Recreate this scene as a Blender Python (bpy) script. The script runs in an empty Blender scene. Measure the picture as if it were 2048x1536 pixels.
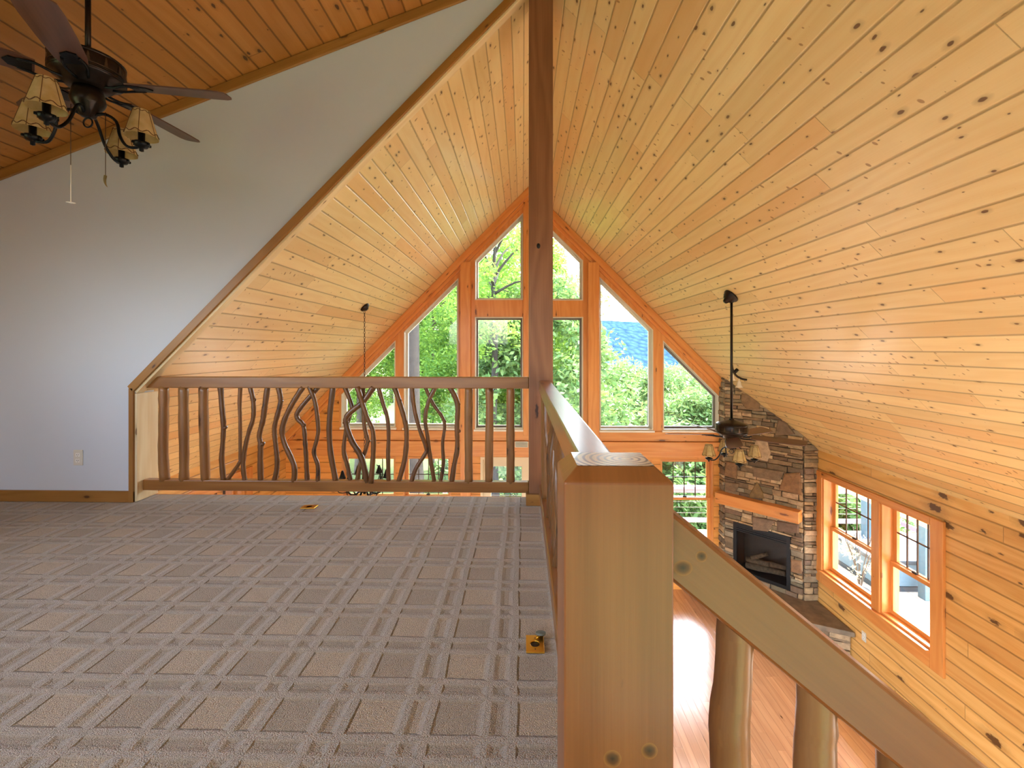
import bpy, bmesh, math, random
from mathutils import Vector, Matrix, geometry
random.seed(7)
scene = bpy.context.scene
COL = scene.collection

# ------------------------------------------------------------------ camera
EYE = 3.93                       # eye height above the main floor, metres
F_PX = 910.0                     # focal length in pixels of the 2048 wide frame
YAW = math.atan(21 / F_PX)
CY, SY = math.cos(YAW), math.sin(YAW)
cam_d = bpy.data.cameras.new('camera')
cam = bpy.data.objects.new('camera', cam_d)
COL.objects.link(cam)
cam_d.sensor_width = 36.0
cam_d.lens = 36.0 * F_PX / 2048
cam_d.shift_y = -71 / 2048
cam_d.clip_start = 0.05
cam_d.clip_end = 3000
cam.location = (0, 0, EYE)
cam.rotation_euler = (math.pi / 2, 0, YAW)
scene.camera = cam

# ------------------------------------------------------------------ colour management
vs = scene.view_settings
vs.view_transform = 'Standard'
vs.look = 'None'
vs.exposure = 1.2
vs.gamma = 1.0
vs.use_curve_mapping = False

# ------------------------------------------------------------------ sky
world = bpy.data.worlds.new('sky')
scene.world = world
world.use_nodes = True
wn = world.node_tree
wn.nodes.clear()
sky = wn.nodes.new('ShaderNodeTexSky')
sky.sky_type = 'NISHITA'
sky.sun_disc = False
sky.sun_elevation = math.radians(58)
sky.sun_rotation = math.radians(60)
sky.air_density = 1.0
sky.dust_density = 2.5
sky.ozone_density = 1.0
SKY_STRENGTH = 2.1
bg = wn.nodes.new('ShaderNodeBackground')
bg.inputs['Strength'].default_value = SKY_STRENGTH
wo = wn.nodes.new('ShaderNodeOutputWorld')
hz = wn.nodes.new('ShaderNodeHueSaturation')      # hazy summer sky, little blue left
hz.inputs['Saturation'].default_value = 0.6
wn.links.new(sky.outputs[0], hz.inputs['Color'])
wn.links.new(hz.outputs[0], bg.inputs[0])
wn.links.new(bg.outputs[0], wo.inputs[0])

# ------------------------------------------------------------------ sun
sd = bpy.data.lights.new('sun', 'SUN')
sd.energy = 6.5
sd.angle = math.radians(1.0)
sd.color = (1.0, 0.95, 0.86)
sun = bpy.data.objects.new('sun', sd)
COL.objects.link(sun)
sun.rotation_euler = Vector((0.62, 0.22, 0.9)).to_track_quat('Z', 'Y').to_euler()

# light portals: they give no light, they only tell the renderer where the windows and the added unseen openings are
def portal(center, target, w, h):
    ld = bpy.data.lights.new('window_portal', 'AREA')
    ld.shape = 'RECTANGLE'; ld.size = w; ld.size_y = h
    ld.cycles.is_portal = True
    o = bpy.data.objects.new('window_portal', ld)
    COL.objects.link(o)
    o.location = center
    o.rotation_euler = (Vector(center) - Vector(target)).to_track_quat('Z', 'Y').to_euler()
portal((0.1, 7.75, 3.9), (0.1, 0, 3.9), 6.6, 4.6)
portal((0.1, 7.75, 1.3), (0.1, 0, 1.3), 6.6, 2.0)
portal((4.45, 5.5, 1.5), (0, 5.5, 1.5), 2.0, 1.5)
portal((-1.8, -3.42, 4.6), (-1.8, 0, 4.6), 2.4, 1.0)
portal((0.1, -3.5, 1.3), (0.1, 0, 1.3), 7.0, 2.2)
portal((-4.15, -0.3, 4.35), (0, -0.3, 4.35), 3.0, 0.9)
portal((4.45, 1.2, 1.4), (0, 1.2, 1.4), 4.6, 1.8)

# ================================================================== helpers
def at(px, py, Y):
    """point of the place seen at a pixel of the photograph on the upright plane at distance Y"""
    xr = (px - 1024) / F_PX
    k = Y / (CY + xr * SY)
    return Vector((k * (-SY + xr * CY), Y, EYE - (py - 697) / F_PX * k))
def XZ(px, py, Y=7.47):
    p = at(px, py, Y)
    return (p.x, p.z)

def lin(h):
    h = h.lstrip('#')
    r = []
    for i in (0, 2, 4):
        v = int(h[i:i + 2], 16) / 255
        r.append(v / 12.92 if v <= 0.04045 else ((v + 0.055) / 1.055) ** 2.4)
    return (r[0], r[1], r[2], 1.0)

def newmat(name):
    m = bpy.data.materials.new(name)
    m.use_nodes = True
    nt = m.node_tree
    nt.nodes.clear()
    out = nt.nodes.new('ShaderNodeOutputMaterial')
    b = nt.nodes.new('ShaderNodeBsdfPrincipled')
    nt.links.new(b.outputs[0], out.inputs[0])
    return m, nt, b, out
class N:
    """short node writer"""
    def __init__(s, nt): s.nt = nt
    def inp(s, sock, v):
        if hasattr(v, 'bl_idname') or isinstance(v, bpy.types.NodeSocket): s.nt.links.new(v, sock)
        elif v is not None: sock.default_value = v
    def math(s, op, a, b=None, c=None, clamp=False):
        n = s.nt.nodes.new('ShaderNodeMath'); n.operation = op; n.use_clamp = clamp
        s.inp(n.inputs[0], a); s.inp(n.inputs[1], b)
        if c is not None: s.inp(n.inputs[2], c)
        return n.outputs[0]
    def comb(s, x, y, z=0.0):
        n = s.nt.nodes.new('ShaderNodeCombineXYZ')
        s.inp(n.inputs[0], x); s.inp(n.inputs[1], y); s.inp(n.inputs[2], z)
        return n.outputs[0]
    def sep(s, v):
        n = s.nt.nodes.new('ShaderNodeSeparateXYZ'); s.inp(n.inputs[0], v); return n.outputs
    def noise(s, vec, scale, detail=2.0, rough=0.5, dist=0.0):
        n = s.nt.nodes.new('ShaderNodeTexNoise'); s.inp(n.inputs['Vector'], vec)
        n.inputs['Scale'].default_value = scale; n.inputs['Detail'].default_value = detail
        n.inputs['Roughness'].default_value = rough; n.inputs['Distortion'].default_value = dist
        return n.outputs['Fac']
    def white(s, vec):
        n = s.nt.nodes.new('ShaderNodeTexWhiteNoise'); n.noise_dimensions = '3D'; s.inp(n.inputs['Vector'], vec)
        return n.outputs['Value'], n.outputs['Color']
    def voro(s, vec, scale, feature='F1', rnd=1.0):
        n = s.nt.nodes.new('ShaderNodeTexVoronoi'); n.feature = feature; s.inp(n.inputs['Vector'], vec)
        n.inputs['Scale'].default_value = scale; n.inputs['Randomness'].default_value = rnd
        return n
    def mix(s, fac, a, b, mode='MIX'):
        n = s.nt.nodes.new('ShaderNodeMix'); n.data_type = 'RGBA'; n.blend_type = mode
        s.inp(n.inputs[0], fac); s.inp(n.inputs[6], a); s.inp(n.inputs[7], b)
        return n.outputs[2]
    def ramp(s, fac, p0, p1, v0=0.0, v1=1.0):
        n = s.nt.nodes.new('ShaderNodeMapRange'); n.clamp = True
        s.inp(n.inputs[0], fac); n.inputs[1].default_value = p0; n.inputs[2].default_value = p1
        n.inputs[3].default_value = v0; n.inputs[4].default_value = v1
        return n.outputs[0]
    def bump(s, h, strength, dist=0.01):
        n = s.nt.nodes.new('ShaderNodeBump'); s.inp(n.inputs['Height'], h)
        n.inputs['Strength'].default_value = strength; n.inputs['Distance'].default_value = dist
        return n.outputs[0]

def wood(name, light, dark, knot=lin('3a1d0c'), knots=0.5, plank=None, seg=2.4, rough=0.4, groove=0.35, gw=0.03,
         var=0.25, ku=3.0, kv=9.0, kr=0.12, grain=1.0, spec=0.5, coat=0.0, gbump=0.6, slash=0.0, warm=None):
    """pine in metres of UV: u along the board, v across it; optional boards, board ends, grain and knots"""
    m, nt, b, out = newmat(name)
    n = N(nt)
    uvn = nt.nodes.new('ShaderNodeUVMap'); uvn.uv_map = 'UVMap'
    sx = n.sep(uvn.outputs[0]); u, v = sx[0], sx[1]
    oi = nt.nodes.new('ShaderNodeObjectInfo')
    if plank:
        vi = n.math('FLOOR', n.math('DIVIDE', v, plank))
        r1, _ = n.white(n.comb(vi, 3.3, 1.7))
        u2 = n.math('ADD', u, n.math('MULTIPLY', r1, 17.3))
        si = n.math('FLOOR', n.math('DIVIDE', u2, seg))
        rid, rc = n.white(n.comb(vi, si, 5.1))
        fv = n.math('FRACT', n.math('DIVIDE', v, plank))
        edge = n.math('MINIMUM', fv, n.math('SUBTRACT', 1.0, fv))
        gmask = n.ramp(edge, gw * 0.4, gw * 1.6, 1.0, 0.0)
        fu = n.math('FRACT', n.math('DIVIDE', u2, seg))
        eu = n.math('MINIMUM', fu, n.math('SUBTRACT', 1.0, fu))
        emask = n.ramp(eu, 0.0004, 0.0012, 0.8, 0.0)
        gmask = n.math('MAXIMUM', gmask, emask)
    else:
        rid, rc = n.white(n.comb(oi.outputs['Random'], 0.4, 5.1)); gmask = None
        u2 = u
    off = n.math('MULTIPLY', rid, 37.0)
    # slow warp makes rings swell round the board
    warp = n.noise(n.comb(n.math('MULTIPLY', u2, 0.9), n.math('ADD', n.math('MULTIPLY', v, 5.0), off), off), 1.0, 2.0)
    v_w = n.math('ADD', n.math('MULTIPLY', v, 60.0), n.math('MULTIPLY', warp, 26.0))
    rings = n.math('SINE', n.math('ADD', v_w, off))
    fine = n.noise(n.comb(n.math('MULTIPLY', u2, 3.0), n.math('ADD', n.math('MULTIPLY', v, 150.0), off), off), 1.0, 3.0, 0.6)
    g = n.math('ADD', n.math('MULTIPLY', rings, 0.22 * grain), n.math('MULTIPLY', fine, 0.8 * grain))
    gf = n.ramp(g, 0.05, 0.85)
    col = n.mix(gf, light, dark)
    col = n.mix(n.math('MULTIPLY', n.math('SUBTRACT', rid, 0.0), var), col, tuple(list(c * 0.62 for c in dark[:3]) + [1.0]))
    if warm:
        rw, _ = n.white(n.comb(rid, 2.2, 8.8)); col = n.mix(n.math('MULTIPLY', n.ramp(rw, .78, .95), .45), col, warm)
    # knots
    vo = n.voro(n.comb(n.math('MULTIPLY', u2, ku), n.math('ADD', n.math('MULTIPLY', v, kv), off), 0.0), 1.0)
    vo.voronoi_dimensions = '2D'
    wob = n.noise(n.comb(n.math('MULTIPLY', u2, 30.0), n.math('MULTIPLY', v, 60.0), off), 1.0, 1.0)
    d = n.math('ADD', vo.outputs['Distance'], n.math('MULTIPLY', n.math('SUBTRACT', wob, 0.5), kr * 0.9))
    cs = n.sep(vo.outputs['Color'])
    size = n.math('MULTIPLY', n.ramp(cs[0], 1.0 - knots, 1.0, 0.0, 1.0), kr)
    kmask = n.ramp(n.math('SUBTRACT', size, d), 0.0, kr * 0.25)
    halo = n.ramp(n.math('SUBTRACT', n.math('MULTIPLY', size, 2.4), d), 0.0, kr * 1.4, 0.0, 0.45)
    col = n.mix(halo, col, tuple([c * 0.45 for c in dark[:3]] + [1.0]))
    col = n.mix(n.math('MULTIPLY', kmask, 0.88), col, knot)
    if slash:
        v2 = n.voro(n.comb(n.math('MULTIPLY', n.math('ADD', u2, n.math('MULTIPLY', v, 0.35)), 14.0), n.math('ADD', n.math('MULTIPLY', v, 9.0), off), 4.0), 1.0)
        v2.voronoi_dimensions = '2D'
        c2 = n.sep(v2.outputs['Color'])
        clus = n.ramp(n.noise(n.comb(n.math('MULTIPLY', u2, 2.2), off, 0), 1.0, 1.0), .45, .6)
        sz = n.math('MULTIPLY', n.math('MULTIPLY', n.ramp(c2[0], 1.0 - slash, 1.0), clus), 0.17)
        col = n.mix(n.math('MULTIPLY', n.ramp(n.math('SUBTRACT', sz, v2.outputs['Distance']), 0.0, 0.04), 0.7), col, lin('8a5526'))
    if gmask is not None:
        col = n.mix(n.math('MULTIPLY', gmask, 1.0 - groove), col, tuple([c * 0.4 for c in dark[:3]] + [1.0]))
        h = n.math('SUBTRACT', n.math('MULTIPLY', fine, 0.06), gmask)
        nt.links.new(n.bump(h, gbump, 0.006), b.inputs['Normal'])
    else:
        nt.links.new(n.bump(g, 0.08, 0.004), b.inputs['Normal'])
    nt.links.new(col, b.inputs['Base Color'])
    b.inputs['Roughness'].default_value = rough
    b.inputs['Specular IOR Level'].default_value = spec
    if coat:
        b.inputs['Coat Weight'].default_value = coat
        b.inputs['Coat Roughness'].default_value = 0.22
    return m

def plain(name, col, rough=0.5, metal=0.0, bump=None, spec=0.5, mott=0.0):
    m, nt, b, out = newmat(name)
    b.inputs['Base Color'].default_value = col
    b.inputs['Roughness'].default_value = rough
    b.inputs['Metallic'].default_value = metal
    b.inputs['Specular IOR Level'].default_value = spec
    n = N(nt)
    tc = nt.nodes.new('ShaderNodeTexCoord')
    f = n.noise(tc.outputs['Object'], bump[0] if bump else 20.0, 3.0)
    if bump: nt.links.new(n.bump(f, bump[1], 0.004), b.inputs['Normal'])
    if mott:
        nt.links.new(n.mix(n.ramp(f, 0.35, 0.7), col, tuple([c * (1 - mott) for c in col[:3]] + [1.0])), b.inputs['Base Color'])
    return m

M = {}
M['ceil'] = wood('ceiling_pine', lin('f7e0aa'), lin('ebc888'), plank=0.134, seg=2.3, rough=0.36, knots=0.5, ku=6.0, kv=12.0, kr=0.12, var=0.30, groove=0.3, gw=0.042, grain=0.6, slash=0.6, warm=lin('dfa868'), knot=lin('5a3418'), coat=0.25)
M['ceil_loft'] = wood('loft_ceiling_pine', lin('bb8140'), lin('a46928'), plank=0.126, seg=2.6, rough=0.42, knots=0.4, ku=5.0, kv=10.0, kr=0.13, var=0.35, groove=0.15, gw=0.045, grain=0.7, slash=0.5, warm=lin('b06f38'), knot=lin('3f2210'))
M['siding'] = wood('log_siding_pine', lin('eebd74'), lin('d89d50'), plank=0.15, seg=3.2, rough=0.4, knots=0.5, ku=2.6, kv=5.0, kr=0.22, var=0.28, groove=0.25, gw=0.045, warm=lin('c98a4a'), knot=lin('42220f'), coat=0.2)
M['orange'] = wood('orange_pine', lin('e9a25a'), lin('d98940'), rough=0.38, knots=0.3, ku=2.2, kv=9.0, kr=0.15, knot=lin('6a3212'), coat=0.2)
M['orange_siding'] = wood('orange_pine_siding', lin('eba657'), lin('dc9142'), plank=0.17, seg=3.5, rough=0.38, knots=0.3, ku=2.2, kv=8.0, kr=0.2, var=0.15, groove=0.3, gw=0.035, knot=lin('5a2a10'))
M['redpost'] = wood('red_brown_cedar', lin('9a6844'), lin('7d4f30'), rough=0.45, knots=0.12, ku=1.4, kv=6.0, kr=0.15, knot=lin('24130c'))
M['rail'] = wood('rail_pine', lin('9c6a35'), lin('825324'), rough=0.32, knots=0.22, ku=2.0, kv=10.0, kr=0.16, knot=lin('5c3416'), coat=0.3)
M['newel'] = wood('newel_pine', lin('8d5427'), lin('733f17'), rough=0.36, knots=0.18, ku=3.2, kv=9.5, kr=0.17, knot=lin('5a3014'), coat=0.25, grain=0.8)
M['pale'] = wood('pale_pine', lin('f0ddb4'), lin('e2c590'), rough=0.45, knots=0.3, ku=3.0, kv=10.0, kr=0.1, knot=lin('7d5a38'))  # lining boards, window light on them painted in as a paler tone
M['twig'] = wood('peeled_twig', lin('7f532a'), lin('5a3819'), rough=0.4, knots=0.35, ku=6.0, kv=12.0, kr=0.2, knot=lin('3b2414'), coat=0.2)
M['log'] = wood('peeled_log', lin('9c6d3d'), lin('7f532a'), rough=0.4, knots=0.4, ku=4.0, kv=9.0, kr=0.2, knot=lin('4b2a14'), coat=0.2)
M['base'] = wood('baseboard_pine', lin('ab7a3c'), lin('936327'), rough=0.4, knots=0.3, ku=3.5, kv=9.0, kr=0.12, knot=lin('4b2a14'))
M['hardwood'] = wood('hardwood_floor', lin('dcab7e'), lin('c8936a'), plank=0.083, seg=0.9, rough=0.20, knots=0.08, ku=2.0, kv=10.0, kr=0.1, var=0.4, groove=0.5, gw=0.03, coat=0.4, gbump=0.15)
M['deck'] = wood('deck_boards', lin('b3aa9c'), lin('9b9182'), plank=0.14, seg=3.6, rough=0.6, knots=0.1, var=0.15, groove=0.2, gw=0.04)
M['deckrail'] = plain('weathered_rail_paint', lin('7d707a'), 0.6, mott=0.1)
M['bluegrey'] = plain('blue_grey_paint', lin('46606f'), 0.55, mott=0.12)
M['darkgrey'] = plain('dark_grey_paint', lin('27323a'), 0.6)
M['drywall'] = plain('painted_drywall', lin('cdd3dc'), 0.85, bump=(140, 0.10), spec=0.3)
M['white'] = plain('white_paint', lin('efece6'), 0.45)
M['cream'] = plain('cream_paint', lin('e9d9bd'), 0.45)
M['vinyl'] = plain('vinyl_frame', lin('ded9cc'), 0.4)
M['sashgrey'] = plain('grey_sash_liner', lin('77706a'), 0.5)
M['plate'] = plain('ivory_plastic', lin('d8d3c6'), 0.4)
M['slot'] = plain('dark_slot', lin('2a2622'), 0.6)
M['bronze'] = plain('dark_bronze', lin('2b221d'), 0.32, 0.6, bump=(60, 0.15), mott=0.35)
M['bronze_tree'] = plain('rubbed_bronze_relief', lin('4a3a2c'), 0.4, 0.5)
M['iron'] = plain('black_iron', lin('1c1d20'), 0.35, 0.7, bump=(90, 0.2))
M['steel'] = plain('steel', lin('c9c9c9'), 0.3, 1.0)
M['brass'] = plain('brass', lin('e0a93a'), 0.28, 1.0)
M['capgrey'] = plain('grey_cap', lin('6f7268'), 0.5, 0.2)
M['blade'] = wood('blade_walnut', lin('6b4636'), lin('4f3226'), rough=0.35, knots=0.0)
M['horn'] = plain('horn', lin('7c6632'), 0.4, mott=0.3)
M['chainm'] = plain('brown_chain', lin('4b3428'), 0.5, 0.3)
M['lace'] = plain('brown_lacing', lin('6b4526'), 0.7)
M['black'] = plain('black_steel', lin('101113'), 0.4, 0.3)
M['grout'] = plain('dark_grout', lin('3b332b'), 0.9)
M['hearthstone'] = plain('hearth_slate', lin('8a7a66'), 0.6, bump=(9, 0.5), mott=0.4)
M['charred'] = plain('ceramic_log', lin('5e4a38'), 0.9, bump=(30, 0.6), mott=0.6)
M['bark'] = plain('bark', lin('4b433b'), 0.9, bump=(14, 0.7), mott=0.4)
M['barkdark'] = plain('dark_bark', lin('2f2a26'), 0.9, bump=(14, 0.7), mott=0.4)

def shade_mat():
    m, nt, b, out = newmat('parchment_shade')
    b.inputs['Base Color'].default_value = lin('d8c08a')
    b.inputs['Roughness'].default_value = 0.7
    tr = nt.nodes.new('ShaderNodeBsdfTranslucent'); tr.inputs[0].default_value = lin('e6cf97')
    mx = nt.nodes.new('ShaderNodeMixShader'); mx.inputs[0].default_value = 0.35
    n = N(nt); tc = nt.nodes.new('ShaderNodeTexCoord')
    f = n.noise(tc.outputs['Object'], 25.0, 3.0)
    nt.links.new(n.mix(n.ramp(f, 0.35, 0.7), lin('dcc694'), lin('bfa368')), b.inputs['Base Color'])
    nt.links.new(b.outputs[0], mx.inputs[1]); nt.links.new(tr.outputs[0], mx.inputs[2]); nt.links.new(mx.outputs[0], out.inputs[0])
    return m
M['shade'] = shade_mat()

def glass_mat():
    m = bpy.data.materials.new('window_glass'); m.use_nodes = True
    nt = m.node_tree; nt.nodes.clear()
    out = nt.nodes.new('ShaderNodeOutputMaterial')
    t = nt.nodes.new('ShaderNodeBsdfTransparent'); t.inputs[0].default_value = (0.95, 0.97, 0.96, 1)
    g = nt.nodes.new('ShaderNodeBsdfGlossy'); g.inputs['Roughness'].default_value = 0.02
    fr = nt.nodes.new('ShaderNodeFresnel'); fr.inputs[0].default_value = 1.45
    mx = nt.nodes.new('ShaderNodeMixShader')
    nt.links.new(fr.outputs[0], mx.inputs[0]); nt.links.new(t.outputs[0], mx.inputs[1]); nt.links.new(g.outputs[0], mx.inputs[2])
    nt.links.new(mx.outputs[0], out.inputs[0])
    return m
M['glass'] = glass_mat()

def carpet_mat():
    m, nt, b, out = newmat('sculpted_carpet')
    n = N(nt)
    uvn = nt.nodes.new('ShaderNodeUVMap'); uvn.uv_map = 'UVMap'
    sx = n.sep(uvn.outputs[0])
    wv = n.noise(n.comb(n.math('MULTIPLY', sx[0], 3.0), n.math('MULTIPLY', sx[1], 3.0), 0), 1.0, 1.0)
    x = n.math('ADD', sx[0], n.math('MULTIPLY', wv, 0.02)); y = n.math('ADD', sx[1], n.math('MULTIPLY', wv, 0.02))
    PX_, PY_ = 0.250, 0.2215
    def axis(c, P):
        t = n.math('FRACT', n.math('DIVIDE', c, P)); i = n.math('FLOOR', n.math('DIVIDE', c, P))
        # big 0..0.52, ridge 0.52..0.69, small 0.69..0.83, ridge 0.83..1
        r1 = n.math('MULTIPLY', n.ramp(t, 0.50, 0.57), n.ramp(t, 0.65, 0.72, 1.0, 0.0))
        r2 = n.math('MAXIMUM', n.math('MULTIPLY', n.ramp(t, 0.80, 0.87), n.ramp(t, 0.97, 1.0, 1.0, 0.0)), 0.0)
        ridge = n.math('MAXIMUM', r1, r2)
        small = n.math('MULTIPLY', n.math('GREATER_THAN', t, 0.69), n.math('LESS_THAN', t, 0.83))
        return t, i, ridge, small
    tx, ix, rx, smx = axis(x, PX_); ty, iy, ry, smy = axis(y, PY_)
    ridge = n.math('MAXIMUM', rx, ry)
    chk = n.math('MODULO', n.math('ABSOLUTE', n.math('ADD', ix, iy)), 2.0)
    chk = n.math('GREATER_THAN', chk, 0.5)
    recess_shade = n.math('MAXIMUM', n.math('MULTIPLY', smx, 0.3), smy)
    loop = n.voro(n.comb(sx[0], n.math('MULTIPLY', sx[1], 1.4), 0), 210.0)
    loop.voronoi_dimensions = '2D'
    fz = n.noise(n.comb(n.math('MULTIPLY', sx[0], 90.0), n.math('MULTIPLY', sx[1], 140.0), 0), 1.0, 2.0, 0.7)
    cbase = n.mix(chk, lin('cfbd9f'), lin('bbad94'))
    cbase = n.mix(recess_shade, cbase, lin('b8ab94'))  # shade of the narrow recessed bands painted as a darker tint
    col = n.mix(ridge, cbase, lin('c8bfae'))
    col = n.mix(n.ramp(fz, 0.3, 0.75, 0.0, 0.6), col, lin('857764'))
    nt.links.new(col, b.inputs['Base Color'])
    b.inputs['Roughness'].default_value = 0.95
    b.inputs['Specular IOR Level'].default_value = 0.15
    b.inputs['Sheen Weight'].default_value = 0.5
    b.inputs['Sheen Roughness'].default_value = 0.4
    b.inputs['Sheen Tint'].default_value = (0.85, 0.9, 1.0, 1)
    lp = n.math('SUBTRACT', 1.0, n.math('MULTIPLY', loop.outputs['Distance'], 1.3))
    h = n.math('ADD', n.math('MULTIPLY', ridge, 1.0), n.math('ADD', n.math('MULTIPLY', lp, 0.22), n.math('MULTIPLY', fz, 0.3)))
    nt.links.new(n.bump(h, 1.0, 0.012), b.inputs['Normal'])
    return m
M['carpet'] = carpet_mat()

def stone_mat():
    m, nt, b, out = newmat('ledge_stone')
    n = N(nt)
    at_ = nt.nodes.new('ShaderNodeVertexColor'); at_.layer_name = 'Col'
    tc = nt.nodes.new('ShaderNodeTexCoord')
    f = n.noise(tc.outputs['Object'], 14.0, 5.0, 0.6)
    f2 = n.noise(tc.outputs['Object'], 60.0, 3.0, 0.6)
    col = n.mix(n.ramp(f, 0.35, 0.7, 0.0, 0.5), at_.outputs[0], lin('4f4133'))
    nt.links.new(col, b.inputs['Base Color'])
    b.inputs['Roughness'].default_value = 0.75
    nt.links.new(n.bump(n.math('ADD', f, n.math('MULTIPLY', f2, 0.4)), 0.7, 0.02), b.inputs['Normal'])
    return m
M['stone'] = stone_mat()

def leaf_mat(name, c1, c2, tr=0.45):
    m, nt, b, out = newmat(name)
    n = N(nt)
    geo = nt.nodes.new('ShaderNodeNewGeometry')
    oi = nt.nodes.new('ShaderNodeObjectInfo')
    f = n.math('ADD', n.math('MULTIPLY', geo.outputs['Random Per Island'], 0.7), n.math('MULTIPLY', oi.outputs['Random'], 0.3))
    col = n.mix(f, c1, c2)
    nt.links.new(col, b.inputs['Base Color'])
    b.inputs['Roughness'].default_value = 0.55
    b.inputs['Specular IOR Level'].default_value = 0.25
    t = nt.nodes.new('ShaderNodeBsdfTranslucent')
    hs = nt.nodes.new('ShaderNodeHueSaturation'); hs.inputs['Value'].default_value = 1.5; hs.inputs['Hue'].default_value = 0.485
    nt.links.new(col, hs.inputs['Color']); nt.links.new(hs.outputs[0], t.inputs[0])
    mx = nt.nodes.new('ShaderNodeMixShader'); mx.inputs[0].default_value = tr
    nt.links.new(b.outputs[0], mx.inputs[1]); nt.links.new(t.outputs[0], mx.inputs[2]); nt.links.new(mx.outputs[0], out.inputs[0])
    return m
M['leafA'] = leaf_mat('forest_leaves', lin('3f6a34'), lin('83a440'), .45)
M['leafB'] = leaf_mat('slope_leaves', lin('3d6034'), lin('6d8549'), .3)
M['leafC'] = leaf_mat('shrub_leaves', lin('8a8468'), lin('b4ad88'), 0.3)
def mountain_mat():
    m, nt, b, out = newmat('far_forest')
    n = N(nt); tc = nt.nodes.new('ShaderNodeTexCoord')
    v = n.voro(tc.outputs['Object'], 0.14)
    nt.links.new(n.mix(n.ramp(v.outputs['Distance'], 0.1, 0.9), lin('2a4059'), lin('1c2f47')), b.inputs['Base Color'])  # distance haze painted into the forest as blue base colours
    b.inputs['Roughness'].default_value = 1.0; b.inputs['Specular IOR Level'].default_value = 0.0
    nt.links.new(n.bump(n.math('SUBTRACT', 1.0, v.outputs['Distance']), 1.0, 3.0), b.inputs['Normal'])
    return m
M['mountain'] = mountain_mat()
M['ground'] = plain('forest_floor', lin('5a6a38'), 0.95, mott=0.5)

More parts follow.
